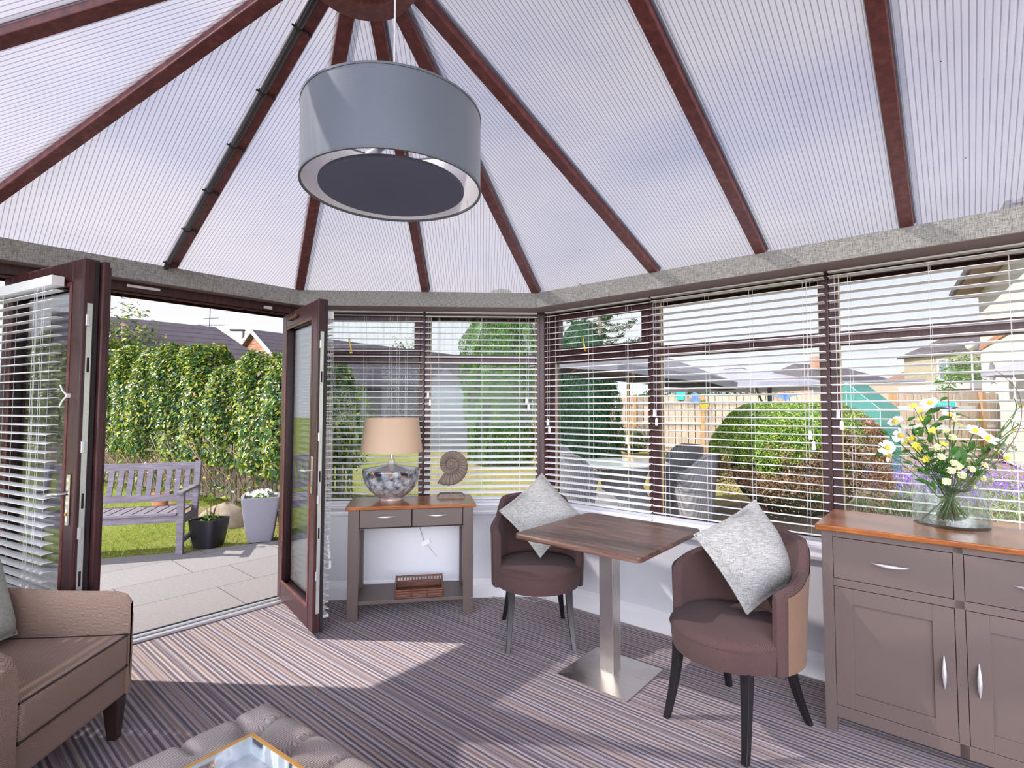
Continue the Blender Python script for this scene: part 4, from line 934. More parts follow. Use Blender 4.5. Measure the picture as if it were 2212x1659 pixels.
flower('yellow_flower', 'yellow blossoms far right of the vase bouquet', G3, 'yellow', [(2190, 932), (2205, 876), (2118, 908), (2080, 996)], D0+.04)
flower('green_bud', 'green buds on bent twigs at the left of the vase bouquet', G4, 'bud', [(1912, 935), (1902, 982), (1975, 935)], D0)
flower('lacy_umbel', 'pale lacy umbel at the upper right of the vase bouquet', G4, 'lace', [(2200, 918)], D0+.03)
flower('lacy_umbel', 'pale lacy umbel below the other, right side of the vase bouquet', G4, 'lace', [(2160, 958), (2178, 966)], D0+.05)
# tall twig with serrated leaves
def twig(label, pts, dep, lv, mst, r_=.0022, name='leafy_twig', lm=None):
    root = empty(name, VC, label=label, cat='plant stem', group=G4); inv = Matrix.Translation(-VC); foot, nk = neck(pts[0][0]+random.uniform(-20, 20), 0)
    P = [foot, nk]+[DP(x, y, dep) for x, y in pts]; b = MB(inv)
    Q = []
    for i in range(len(P)-1):
        p0 = P[max(i-1, 0)]; p1 = P[i]; p2 = P[i+1]; p3 = P[min(i+2, len(P)-1)]
        for t in (0, .25, .5, .75): Q.append(.5*((2*p1)+(p2-p0)*t+(2*p0-5*p1+4*p2-p3)*t*t+(3*p1-p0-3*p2+p3)*t**3))
    Q.append(P[-1]); n = len(Q); b.tube(Q, [r_*(1-.55*i/n) for i in range(n)], 6); b.build('stem', mst, root, smooth=True)
    to_cam = (CAM-VC).normalized()
    if lv:
        for (x, y, dx, dy, ln) in lv:
            b = MB(inv); c = DP(x, y, dep); d_ = cr*dx-cu*dy; leaf_blade(b, c-d_.normalized()*ln*.5, d_+to_cam*random.uniform(-.2, .3), to_cam*.5+Vector((0, 0, .8)), ln, ln*.30); b.build('leaf', lm or m_leafd, root, fix=False)
    return root
twig('tall red-stemmed twig with serrated leaves rising from the middle of the vase', [(2058, 1040), (2054, 960), (2051, 900), (2048, 850), (2050, 832), (2060, 815)], D0,
     [(2072, 810, 1, -.1, .05), (2030, 824, -1, -.05, .05), (2057, 838, 1, 0, .06), (2038, 862, -.8, .3, .045), (2014, 888, -1, .25, .07), (2034, 882, 1, -.2, .06), (2040, 903, -1, .1, .07), (2083, 897, 1, .05, .075), (2022, 918, -1, .3, .06), (2003, 908, -.5, .8, .06), (2064, 880, .9, -.5, .03)], m_stemr)
twig('dark leafy twig low in the middle of the vase bouquet', [(2068, 1060), (2075, 1010), (2078, 975)], D0-.04, [(2076, 985, .2, 1, .09), (2060, 975, -.6, .7, .06), (2090, 970, .9, .4, .06), (2066, 1000, -.4, 1, .07), (2098, 990, .9, .6, .06), (2050, 992, -1, .2, .05)], m_stem)
twig('dark leafy twig leaning right in the vase bouquet', [(2080, 1060), (2105, 1010), (2135, 975)], D0+.02, [(2108, 985, .8, .5, .06), (2125, 970, 1, .1, .07), (2100, 962, .2, -1, .05), (2140, 962, .9, -.3, .05), (2090, 1035, 1, -.1, .05), (2116, 1020, .7, -.7, .05)], m_stem)
twig('dark leafy twig leaning left in the vase bouquet', [(2045, 1060), (2010, 1000), (1985, 950), (1965, 925)], D0+.03, [(2000, 970, -.6, -.6, .05), (1990, 932, .3, -1, .05), (2025, 1015, -1, .1, .05), (1955, 975, -1, .2, .05), (1998, 1018, -1, .3, .04), (2010, 945, .2, -1, .05)], m_stem)
for k, (px, py, dd) in enumerate([(1962, 905, .05), (1995, 950, -.03), (2018, 975, .04), (2090, 950, .05), (2120, 985, .07), (2035, 1000, -.07), (2150, 1010, .03), (1975, 1000, .0)]):
    nm_ = ['upper left', 'left of centre', 'centre left', 'centre right', 'right', 'low front', 'far lower right', 'low left'][k]
    lv = []
    for q in range(11):
        t_ = .25+.75*q/10; x_ = 2062+(px-2062)*t_; y_ = 1060+(py-1060)*t_; lv.append((x_+random.uniform(-7, 7), y_+random.uniform(-5, 5), random.choice((-1, 1))*random.uniform(.3, 1), -random.uniform(-.2, 1), random.uniform(.026, .044)))
    twig('filler sprig of small dark leaves at the %s of the vase bouquet' % nm_, [(2062+(px-2062)*.3, 1060+(py-1060)*.3), (2062+(px-2062)*.7, 1060+(py-1060)*.66), (px, py)], D0+dd, lv, m_stem, .0018, 'leafy_sprig')
twig('long thin grass stem arching far left from the vase', [(2040, 1060), (1985, 1010), (1900, 962), (1850, 920), (1837, 880)], D0-.03, [(1960, 1000, -1, -.5, .05), (2018, 1052, .6, .9, .06)], m_stem, .0035, 'grass_stem')
twig('long dark stem curving up at the far right of the vase', [(2085, 1060), (2150, 1000), (2190, 950), (2207, 900), (2200, 850), (2175, 818), (2150, 800)], D0, None, m_stemr, .0022, 'grass_stem')
twig('dark twig sweeping right then looping upward over the white house', [(2090, 1050), (2140, 960), (2180, 915), (2196, 880), (2190, 860)], D0+.05, None, m_stem, .0045, 'grass_stem')
twig('thick green stem leaning right out of the vase', [(2082, 1060), (2120, 1000), (2170, 920)], D0+.06, None, m_stem, .0055, 'grass_stem')
twig('second thick green stem leaning right out of the vase', [(2092, 1060), (2140, 995), (2180, 938)], D0-.02, None, m_stem, .0055, 'grass_stem')
twig('thin wiry stem reaching low to the right edge of the bouquet', [(2100, 1060), (2150, 1035), (2205, 1008)], D0-.05, None, m_stem, .0016, 'grass_stem')
twig('blade of grass leaning left over the vase rim', [(2030, 1075), (2000, 1045), (1945, 1000), (1925, 985)], D0-.06, [(2000, 1042, -.8, -.5, .10)], m_stem, .003, 'grass_stem')
# ================================================================ outside
GZ = -.05
def flat(nm, pts, z, m, kind=STR, zb=None): b = MB(); b.prism(pts, zb if zb is not None else z-.05, z); return struct(nm, b, m)
b = MB(); b.box(-70, 90, -40, 110, -.30, GZ-.012); struct('ground', b, m_lawn)
flat('patio_paving', [(-4.6, -8), (5.6, -8), (8, -3), (5.2, .6), (4.6, 1.4), (4.3, 2.3), (5.0, 3.6), (5.4, 5.2), (2.5, 5.2), (2.3, 2.6), (.5, 2.35), (-.6, 2.30), (-1.15, 1.93), (-1.65, 1.66), (-2.35, 1.42), (-4.6, .35)], GZ, m_pave)
def inpoly(p, P):
    c = False; j = len(P)-1
    for i in range(len(P)):
        if (P[i][1] > p[1]) != (P[j][1] > p[1]) and p[0] < (P[j][0]-P[i][0])*(p[1]-P[i][1])/(P[j][1]-P[i][1])+P[i][0]: c = not c
        j = i
    return c
bed = [(4.25, 2.2), (4.95, 3.7), (6.2, 4.6), (8.3, 6.3), (12, 8.2), (13, 5.5), (9.5, 1.8), (6, .4), (5.2, .65), (4.6, 1.4)]
b = MB(); b.prism(bed, GZ-.06, GZ+.01); struct('flower_bed', b, m_soil)
b = MB(); b.prism([(-4.3, 5.2), (-1.6, 3.4), (-1.1, 3.0), (-1.5, 2.7), (-2.4, 3.2), (-3.4, 4.2)], GZ-.06, GZ-.004); struct('hedge_bed', b, m_soil)
def DG(px, py, z=GZ):
    d = fw+cr*((px-1106)/F_PX)-cu*((py-829.5)/F_PX); return CAM+d*((z-CAM.z)/d.z)
# ---- grass blades near the bench
N = 15000; gx = rng.uniform(-6.5, -.9, N); gy = rng.uniform(.9, 6.5, N)
edge = np.interp(gx, [-6.5, -2.35, -1.65, -1.15, -.6], [-.4, 1.42, 1.66, 1.93, 2.3]); keep = gy > edge+.03; gx, gy = gx[keep], gy[keep]; n = len(gx)
h = rng.uniform(.02, .055, n); a = rng.uniform(0, 2*PI, n); le = rng.normal(0, .02, (n, 2))
V = np.zeros((n, 3, 3)); V[:, 0] = np.stack([gx-.004*np.cos(a), gy-.004*np.sin(a), np.full(n, GZ-.012)], 1); V[:, 1] = np.stack([gx+.004*np.cos(a), gy+.004*np.sin(a), np.full(n, GZ-.012)], 1); V[:, 2] = np.stack([gx+le[:, 0], gy+le[:, 1], GZ+h], 1)
m_grass = foliage('grass_blades', [(.09, .16, .012), (.22, .28, .02), (.42, .42, .05), (.14, .22, .015)], .4)
tag(fastmesh('grass', V.reshape(-1, 3), np.arange(n*3).reshape(-1, 3), m_grass), 'short sunny grass blades of the lawn behind the bench', 'grass', kind='stuff')
# ---- weathered wooden fence below the climber
m_fold = wood('weathered_fence_board', (.13, .10, .085), (.24, .19, .15), (.36, .30, .25), .85, (9, 9, 1.2))
m_fnew = wood('pale_new_fence_board', (.36, .26, .18), (.48, .36, .26), (.58, .47, .37), .8, (7, 7, 1.0))
m_frail = wood('sunbleached_fence_rail', (.48, .44, .42), (.58, .54, .51), (.66, .63, .61), .8, (2, 7, 7))
m_fpost = wood('orange_fence_post', (.36, .17, .06), (.46, .24, .10), (.55, .32, .16), .7, (7, 7, 1.2))
def fence(name, pts, h, label, mb_, mr, mp_, bw=.095, gap=.02, rails=(.3, .9, 1.5), step=2.0, side=-1, pw=.09, posth=None):
    root = empty(name, (pts[0][0], pts[0][1], GZ), label=label, cat='fence'); inv = Matrix.Translation((-pts[0][0], -pts[0][1], -GZ))
    bo = MB(inv)
    for (a, c) in zip(pts[:-1], pts[1:]):
        a = Vector((*a, GZ)); c = Vector((*c, GZ)); Ln = (c-a).length; d = (c-a)/Ln; nn = Vector((-d.y, d.x, 0))*side; k = 0; x = 0
        while x < Ln-bw:
            M = inv @ XF(a+d*x, d, nn); hh = h*(1+random.uniform(-.012, .012)); bo.box(0, bw, 0, .018, .04, hh, M); x += bw+gap
        for z in rails: r_ = MB(inv); r_.beam(a+nn*.035+Vector((0, 0, z)), c+nn*.035+Vector((0, 0, z)), .045, .08); r_.build('rail', mr, root)
        q = 0
        while q <= Ln+.01: p_ = MB(inv @ XF(a+d*q, d, nn)); p_.box(-pw/2, pw/2, .02, .02+pw, -.02, (posth or h*1.01)); p_.build('post', mp_, root); q += step
    bo.build('boards', mb_, root); return root
fence('wooden_fence', [(-.75, 3.25), (-2.6, 4.6), (-9.5, 9.3)], 1.25, 'old brown picket fence under the leafy climber, beyond the bench', m_fold, m_fold, m_fold, .085, .035, (.35, 1.0), 1.6)
# ---- climber
m_climb = foliage('climber_leaf', [(.008, .030, .014), (.012, .050, .018), (.03, .10, .025), (.07, .17, .03), (.24, .33, .035), (.50, .50, .07), (.015, .07, .03), (.03, .11, .04), (.42, .28, .14)], .22, .25)
def surf_points(line, n, prof, lump=.22, seed=1):
    """scatter on a lumpy half-round hedge body. line [(x,y)], prof(t)->(halfwidth, zlow, ztop)"""
    r_ = np.random.default_rng(seed); P = np.array(line, float); L_ = np.r_[0, np.cumsum(np.linalg.norm(np.diff(P, axis=0), axis=1))]; s = r_.uniform(0, L_[-1], n)
    x = np.interp(s, L_, P[:, 0]); y = np.interp(s, L_, P[:, 1]); k = np.clip(np.searchsorted(L_, s)-1, 0, len(P)-2); d = (P[k+1]-P[k]); d /= np.linalg.norm(d, axis=1)[:, None]; nn = np.stack([-d[:, 1], d[:, 0]], 1)
    th = r_.uniform(-.1, PI+.1, n); hw, zl, zt = prof(s/L_[-1]); lm = 1+lump*(np.sin(s*3.1+th*2.3)*.4+np.sin(s*7.7-th*3.1+1)*.35+np.sin(s*1.3+2)*.3)-np.abs(r_.normal(0, .10, n))
    c_, s_ = np.cos(th), np.sin(th); c_ = np.sign(c_)*np.abs(c_)**.55; s_ = np.abs(s_)**.8
    w_ = hw*lm; C_ = np.stack([x+nn[:, 0]*c_*w_, y+nn[:, 1]*c_*w_, zl+(zt-zl)*s_*(1-(1-lm)*.45)], 1); Nn = np.stack([nn[:, 0]*c_, nn[:, 1]*c_, s_+.25], 1); return C_, Nn
cl = empty('leafy_climber', (-2.6, 4.6, GZ), label='big leafy climbing hedge with yellow-green tips growing over the old picket fence', cat='hedge')
line = [(-.70, 3.15), (-2.6, 4.6), (-9.8, 9.6)]
def cprof(t): return .62-.08*t, .55+.25*t, 2.08+1.0*t+.10*np.sin(t*23)+.06*np.sin(t*51)
C_, N_ = surf_points(line, 78000, cprof)
C2_, N2_ = surf_points(line, 8000, lambda t: (.5, .12+0*t, 1.2+0*t), seed=5)
cen = Vector((-2.6, 4.6, GZ)); off_ = np.array(cen)
leaves('foliage', np.r_[C_, C2_]-off_, np.r_[N_, N2_], .080, .042, m_climb, cl, up=-.4)
b = MB(Matrix.Translation(-cen))
for k in range(230):
    t = random.random()**.7; s = t*6.5; p = Vector((-1.25, 3.55, 0)).lerp(Vector((-9.8, 9.6, 0)), s/10.5); nn = Vector((-.58, -.81, 0))
    a0 = p+nn*random.uniform(.05, .25)+Vector((0, 0, random.uniform(0, .3))); a1 = a0+nn*random.uniform(.0, .35)+Vector((random.uniform(-.35, .35), random.uniform(-.2, .2), random.uniform(.4, 1.0))); mid = (a0+a1)/2+Vector((random.uniform(-.2, .2), random.uniform(-.25, .05), random.uniform(-.1, .25))); b.tube(bez(a0, mid, a1, 6), random.uniform(.003, .009), 4)
b.build('bare_stem', plain('pale_brown_twig', (.33, .24, .16), .85, var=.4), cl)
m_core = plain('dark_green_shade', (.030, .045, .018), .95, var=.5, sc_=12)  # for dark hulls inside foliage; the colour stands in for shade between leaves
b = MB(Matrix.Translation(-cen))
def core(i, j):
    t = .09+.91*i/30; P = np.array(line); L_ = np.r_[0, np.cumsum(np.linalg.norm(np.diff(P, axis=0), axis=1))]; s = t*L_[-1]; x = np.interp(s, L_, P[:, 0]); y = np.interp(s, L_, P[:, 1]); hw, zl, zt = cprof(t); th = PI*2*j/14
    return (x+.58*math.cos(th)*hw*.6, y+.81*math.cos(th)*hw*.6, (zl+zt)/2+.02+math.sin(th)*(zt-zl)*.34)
b.grid(core, 31, 14, wrapv=True); b.build('shade_hull', m_core, cl, smooth=True)
def bush(name, label, cat, c, r_, h, n, m, lsz=.05, lump=.12, z0=0, core_=True, aspect=1, seed=3, group=None, up=0, wid=.5, boxy=.75):
    root = empty(name, (c[0], c[1], GZ), label=label, cat=cat, group=group); g = np.random.default_rng(seed)
    d = g.normal(0, 1, (n, 3)); d[:, 2] = np.abs(d[:, 2])*1.0-.25; d /= np.linalg.norm(d, axis=1)[:, None]; lm = 1+lump*(np.sin(d[:, 0]*6+d[:, 2]*5)*.5+np.sin(d[:, 1]*8+1.7)*.5)-np.abs(g.normal(0, .06, n))
    q = np.sign(d)*np.abs(d)**boxy
    C_ = np.stack([q[:, 0]*r_*lm, q[:, 1]*r_*lm*aspect, z0+(h-z0)*(.5+.5*q[:, 2]*lm) if True else 0], 1); C_[:, 2] = np.maximum(C_[:, 2], .02)
    leaves('foliage', C_, d, lsz, lsz*wid, m, root, up=up)
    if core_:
        b = MB(); b.ball((0, 0, z0+(h-z0)*.47), r_*.80, 18, sz=(h-z0)*.42/(r_*.80)); b.build('shade_hull', m_core, root, smooth=True)  # dark hull painted as the shade inside the bush
    return root
# ---- garden bench (rotated 15 degrees)
m_teak = wood('silvered_teak', (.13, .11, .135), (.185, .16, .19), (.25, .22, .255), .75, (2.5, 18, 18)); BA = R(14)
be = empty('garden_bench', (-1.66, 1.56, GZ), BA, label='weathered grey-purple wooden garden bench on the patio outside the doors', cat='bench')
BL = 1.5  # local: right end x=0, extends to -BL ; front y=0, back y=.56
for x in (-.035, -BL+.035):
    b = MB(); b.box(x-.032, x+.032, -.03, .035, 0, .615); b.build('leg', m_teak, be, bevel=.004)
    b = MB(); b.beam((x, .50, 0), (x, .52, .40), .06, .06, up=(0, 1, 0)); b.beam((x, .52, .38), (x, .635, .895), .06, .055, up=(0, 1, 0)); b.build('leg', m_teak, be, bevel=.004)
    b = MB(); b.box(x-.036, x+.036, -.07, .56, .615, .645); b.build('armrest', m_teak, be, bevel=.008)
    b = MB(); b.box(x-.02, x+.02, .03, .50, .30, .37); b.box(x-.018, x+.018, .03, .50, .10, .14); b.build('side_rail', m_teak, be, bevel=.003)
b = MB(); b.box(-BL+.065, -.065, -.02, .012, .33, .405); b.build('seat_rail', m_teak, be, bevel=.003)
b = MB(); b.box(-BL+.065, -.065, -.05, .0, .405, .428); b.box(-BL+.065, -.065, .44, .50, .405, .425)
k = 0
while .10+k*.105 < BL-.08:
    x = -.10-k*.105; b.box(x-.045, x+.045, .0, .44, .406, .427); k += 1
b.build('seat_slats', m_teak, be, bevel=.002)
for (z, hh) in ((.50, .075), (.845, .075)):
    y = .535+(z-.38)*.22; b = MB(); b.box(-BL+.06, -.06, y-.015, y+.017, z-hh/2, z+hh/2); b.build('back_rail', m_teak, be, bevel=.003)
x = -.14
while x > -BL+.10:
    b = MB(); b.beam((x, .560, .535), (x, .632, .81), .052, .016, up=(0, 1, 0)); b.build('back_slat', m_teak, be); x -= .092
# ---- pots
def sqpot(name, c, rz, h, wt, wb, m, label, cat='plant pot', rim=.012, group=None):
    root = empty(name, (c[0], c[1], GZ), rz, label=label, cat=cat, group=group); b = MB(); K = 9
    def g(i, j):
        t = i/(K-1); w_ = wb+(wt-wb)*(t**.75); P = rrect(w_/2, w_/2, .03, 3)[j]; return (P[0], P[1], h*t)
    b.grid(g, K, 16, wrapv=True); b.add([g(0, j) for j in range(16)], [tuple(range(16))]); nn = 16
    Q = [(x, y, h) for x, y in rrect(wt/2, wt/2, .03, 3)]; Q2 = [(x, y, h) for x, y in rrect(wt/2-.025, wt/2-.025, .02, 3)]; Q3 = [(x, y, h-.09) for x, y in rrect(wt/2-.035, wt/2-.035, .02, 3)]
    b.add(Q+Q2+Q3, [(k, (k+1) % nn, nn+(k+1) % nn, nn+k) for k in range(nn)]+[(nn+k, nn+(k+1) % nn, 2*nn+(k+1) % nn, 2*nn+k) for k in range(nn)]); b.build('pot', m, root, smooth=True)
    b = MB(); b.box(-wt/2+.033, wt/2-.033, -wt/2+.033, wt/2-.033, h-.10, h-.06); b.build('soil', m_soil, root); return root
m_pgrey = plain('grey_stone_planter', (.24, .235, .275), .7, var=.1, sc_=60, bump=.2, bsc=120); m_pblack = plain('black_plastic_pot', (.018, .017, .022), .32)
gp = sqpot('grey_planter', (-1.12, 2.13), R(20), .50, .40, .25, m_pgrey, 'tall grey square planter with small white flowers by the lawn edge')
bp_ = sqpot('black_pot', (-1.56, 1.86), R(-12), .30, .30, .22, m_pblack, 'black plastic pot with a straggly plant beside the bench leg')
dp_ = sqpot('black_pot', (-.76, 2.12), R(10), .34, .28, .22, m_pblack, 'dark pot with pink leaves half hidden by the right door leaf')
m_lf = foliage('pot_leaves', [(.04, .14, .02), (.10, .26, .03), (.22, .38, .05)], .3); m_pink = foliage('pink_leaves', [(.45, .08, .08), (.60, .22, .18), (.2, .2, .05)], .3)
def tuft(root, h, r_, n, m, ls, nm='foliage', z=.0):
    g = np.random.default_rng(n); p = g.normal(0, 1, (n, 3)); p /= np.linalg.norm(p, axis=1)[:, None]; p[:, 2] = np.abs(p[:, 2])
    leaves(nm, p*np.array([r_, r_, h])*g.uniform(.5, 1, (n, 1))+np.array([0, 0, z]), p, ls, ls*.5, m, root)
tuft(gp, .10, .17, 260, m_lf, .05, z=.42); tuft(bp_, .12, .10, 26, m_lf, .06, z=.26); tuft(dp_, .10, .12, 90, m_pink, .05, z=.32)
b = MB()
for k in range(34):
    a = random.uniform(0, 2*PI); r_ = .17*math.sqrt(random.random()); c = Vector((r_*math.cos(a), r_*math.sin(a), .50+.06*random.random())); petals(b, c, Vector((random.uniform(-.5, .5), -.6, 1)), 6, .022, .013, .15)
b.build('white_flowers', m_petw, gp, fix=False, label='small white flowers')
b = MB()
for (x, y, z) in ((.02, .0, .52), (.06, .03, .46), (-.05, .02, .40), (.09, -.03, .42)): b.tube([(x*.3, y*.3, .22), (x*.8, y, z-.06), (x, y, z)], .004, 5)
b.build('stem', m_stemr, bp_); tuft(bp_, .05, .05, 12, m_lf, .06, z=.50)
tp = empty('terracotta_pot', (-3.55, 4.35, GZ), label='small terracotta pot on the grass behind the bench', cat='plant pot')
b = MB(); b.lathe([(0, 0), (.10, 0), (.135, .17), (.15, .17), (.155, .22), (.135, .22), (.125, .19), (0, .19)], 24); b.build('pot', plain('terracotta', (.52, .20, .09), .8, var=.2), tp, smooth=True); tuft(tp, .12, .11, 70, m_lf, .05, z=.2)
def rock(c, r_, h, label, seed):
    g = np.random.default_rng(seed); ph = g.uniform(0, 6, 6); b = MB(); n = 22
    def f(i, j):
        th = PI*i/13*.62; a = 2*PI*j/n; rr_ = 1+.13*math.sin(a*3+ph[0]+th*2)+.09*math.sin(a*5+ph[1]); return (r_*rr_*math.sin(th)*math.cos(a), r_*.75*rr_*math.sin(th)*math.sin(a), h*(math.cos(th)*1.25-.25)*(1+.06*math.sin(a*2+ph[2])))
    b.grid(f, 14, n, wrapv=True); o = b.build('garden_rock', plain('brown_sandstone', (.36, .29, .22), .9, var=.4, sc_=14, bump=.6, bsc=25), None, smooth=True); o.location = (c[0], c[1], GZ); tag(o, label, 'rock'); return o
rock((-1.92, 2.98), .33, .27, 'large brown garden rock between the bench and the grey planter', 2)
# ---- conifers, far trees
m_con = foliage('conifer_spray', [(.012, .05, .012), (.03, .11, .015), (.08, .20, .02), (.20, .34, .035)], .12, .7); m_cond = foliage('dark_conifer_spray', [(.008, .035, .018), (.02, .075, .03), (.04, .12, .035)], .1, .7)
def conifer(name, label, c, r_, h, n, m, seed, ls=.22, flare=0, group=None):
    root = empty(name, (c[0], c[1], GZ), label=label, cat='tree', group=group); g = np.random.default_rng(seed); t = g.uniform(.0, 1, n)**1.1; a = g.uniform(0, 2*PI, n)
    rad = r_*np.minimum(1, (1-t)*3.0+.12)**.8*(1+flare*(.5-t))*(1+.10*np.sin(a*5+t*9)+.07*np.sin(a*11-t*17))*(1-np.abs(g.normal(0, .05, n)))
    C_ = np.stack([rad*np.cos(a), rad*np.sin(a), .05+h*t], 1); N_ = np.stack([np.cos(a), np.sin(a), np.full(n, .3)], 1); leaves('foliage', C_, N_, ls, ls*.22, m, root, up=2.2, jit=.45)
    b = MB(); b.lathe([(r_*.5, .1), (r_*.84, h*.25), (r_*.82, h*.6), (r_*.4, h*.88), (.02, h*.97)], 20); b.build('shade_hull', m_core, root, smooth=True)  # dark hull, shade behind the outer sprays put into its colour
    b = MB(); b.tube([(0, 0, -.03), (0, 0, .6)], .09, 8); b.build('trunk', m_fold, root); return root
conifer('conifer_tree', 'bright green columnar conifer beyond the lawn, behind the fossil ornament', (1.92, 10.5), 1.02, 4.75, 60000, m_con, 11, ls=.085, flare=-.30)
conifer('conifer_tree', 'dark broad conifer beside the wooden fence, seen through the corner window', (4.15, 10.6), 1.0, 3.9, 32000, m_cond, 12, ls=.12, flare=.2)
# drooping-branched tree high behind the corner
mp_ = empty('monkey_puzzle_tree', (5.9, 15.8, GZ), label='dark tree with long upturned shaggy branches above the corner window', cat='tree')
b = MB(); b.tube([(0, 0, 0), (0, 0, 6.4)], [.16, .06], 8); b.build('trunk', m_fold, mp_)
Cc, Nn_ = [], []
b = MB()
for k in range(34):
    z = 2.9+3.2*(k/34); a = k*2.4; Ln = 1.9*(1-.45*(z-2.9)/3.5); tip = Vector((math.cos(a)*Ln, math.sin(a)*Ln, z+.10)); mid = Vector((math.cos(a)*Ln*.55, math.sin(a)*Ln*.55, z-.38)); P = bez(Vector((0, 0, z)), mid, tip, 14); b.tube(P, [.03-.0015*i for i in range(14)], 5)
    for p in P[2:]:
        for q in range(16): Cc.append((p.x+random.gauss(0, .05), p.y+random.gauss(0, .05), p.z+random.gauss(0, .05))); Nn_.append((0, 0, 1))
b.build('branch', m_fold, mp_); leaves('foliage', Cc, Nn_, .17, .04, m_cond, mp_, up=.6)
def tree(name, label, c, h, r_, n, m, ls=.12, tr=.06, zc=.6, seed=5, stake=False, cat='tree'):
    root = empty(name, (c[0], c[1], GZ), label=label, cat=cat); g = np.random.default_rng(seed); b = MB(); b.tube([(0, 0, 0), (.03, 0, h*.5), (0, .02, h*.93)], [tr, tr*.7, tr*.25], 8)
    for k in range(16):
        z = h*(.35+.55*k/16); a = k*2.4; L_ = r_*.85*(1-.3*k/16); b.tube(bez(Vector((0, 0, z)), Vector((math.cos(a)*L_*.6, math.sin(a)*L_*.6, z+.08*h)), Vector((math.cos(a)*L_, math.sin(a)*L_, z+.14*h)), 6), tr*.22, 4)
    b.build('trunk', m_fold, root); p = g.normal(0, 1, (n, 3)); p /= np.linalg.norm(p, axis=1)[:, None]; p *= g.uniform(.35, 1, (n, 1))**.5; p *= 1+.25*np.sin(p[:, :1]*9+p[:, 2:3]*7)
    leaves('foliage', p*np.array([r_, r_, h*(1-zc)*.62])+np.array([0, 0, h*(zc+(1-zc)*.42)]), p+np.array([0, 0, .4]), ls, ls*.5, m, root)
    return root
m_leafl = foliage('light_green_leaf', [(.05, .14, .02), (.13, .28, .04), (.28, .42, .07)], .35)
sp = tree('apple_sapling', 'young tree tied to a white stake, seen through the left back window', (-1.02, 5.15), 2.05, .55, 900, m_leafl, .075, .02, .35, 8)
b = MB(); b.box(-.03, .03, -.06, 0, 0, 1.45); b.build('stake', m_frail, sp, label='whitish wooden stake')
tree('leafy_tree', 'feathery tree behind the bungalow roof, at the top of the left back window', DP(885, 760, 36)*1, 6.2, 1.9, 2200, m_cond, .17, .08, .4, 9)
tree('round_shrub', 'tall shrub rising from the left end of the leafy climber', (-7.3, 9.0), 3.75, 1.0, 3200, m_climb, .12, .05, .35, 10, cat='shrub')
p = DP(2085, 815, 21); tree('bushy_tree', 'green bushy tree between the stone house and the white house', (p.x, p.y), 3.7, .85, 4200, m_leafl, .13, .07, .30, 12)
tr_ = fence('trellis_panel', [tuple(DG(702, 1078)[:2]), tuple(DG(762, 1078)[:2])], 1.25, 'grey slatted trellis panel behind the young tree', m_fold, m_fold, m_fold, .03, .03, (.1, .65, 1.2), .5, pw=.05)
# ---- round clipped bush: green above, browned lower down (dead foliage)
def _yew():
    d = ND('clipped_yew_foliage'); g = d.n('ShaderNodeNewGeometry').outputs['Random Per Island']; v = d.co('World'); sx = d.n('ShaderNodeSeparateXYZ', {0: v})
    gr = d.ramp(g, [(0, (.03, .10, .012)), (.4, (.10, .24, .02)), (.75, (.30, .42, .04)), (1, (.55, .52, .08))]); br_c = d.ramp(g, [(0, (.10, .045, .02)), (.5, (.30, .15, .07)), (1, (.58, .38, .22))])
    q = d.math('SUBTRACT', d.math('MULTIPLY', sx.outputs[0], .75), d.math('MULTIPLY', sx.outputs[2], 1.9)); q = d.math('ADD', q, d.math('MULTIPLY', d.noise(v, 3.5, 3), 1.8))
    f = d.n('ShaderNodeMapRange', {'Value': q, 'From Min': 2.75, 'From Max': 3.1}).outputs[0]
    col = d.mix(f, gr, br_c); a = d.bsdf(col, .7); t = d.n('ShaderNodeBsdfTranslucent', {0: col}).outputs[0]; return d.end(d.n('ShaderNodeMixShader', {0: .15, 1: a, 2: t}).outputs[0])
bush('clipped_bush', 'big round clipped bush outside the right windows, green above and brown below', 'bush', (5.56, 2.72), .98, 1.60, 60000, _yew(), .038, .05, boxy=.72, wid=.35)
# ---- lavender clumps
m_lav = foliage('lavender_flower', [(.20, .08, .45), (.34, .16, .66), (.48, .30, .80)], .2); m_lavg = foliage('lavender_leaf', [(.12, .22, .08), (.22, .34, .16), (.34, .44, .24), (.4, .3, .15)], .2)
where = ['nearest the clipped bush', 'second from the clipped bush', 'left of the vase', 'behind the glass vase', 'right of the vase', 'behind the right side of the vase', 'farthest right']
for k, (px, dep) in enumerate([(1905, 7.9), (1955, 9.3), (1985, 7.6), (2060, 8.6), (2130, 7.4), (2165, 9.2), (2215, 8.2)]):
    c = DP(px, 1000, dep); c.z = GZ; root = empty('lavender_clump', c, label='purple lavender clump '+where[k], cat='lavender', group='lavender clumps in the bed outside the right window'); g = np.random.default_rng(k); n = 1500
    p = g.normal(0, 1, (n, 3)); p /= np.linalg.norm(p, axis=1)[:, None]; p[:, 2] = np.abs(p[:, 2]); leaves('foliage', p*np.array([.55, .55, .36])*g.uniform(.6, 1, (n, 1)), p, .09, .014, m_lavg, root, up=2)
    n = 900; p = g.normal(0, 1, (n, 3)); p /= np.linalg.norm(p, axis=1)[:, None]; p[:, 2] = np.abs(p[:, 2]); leaves('flower_spikes', p*np.array([.62, .62, .34])+np.array([0, 0, .24])+g.normal(0, .03, (n, 3)), p, .05, .013, m_lav, root, up=3)
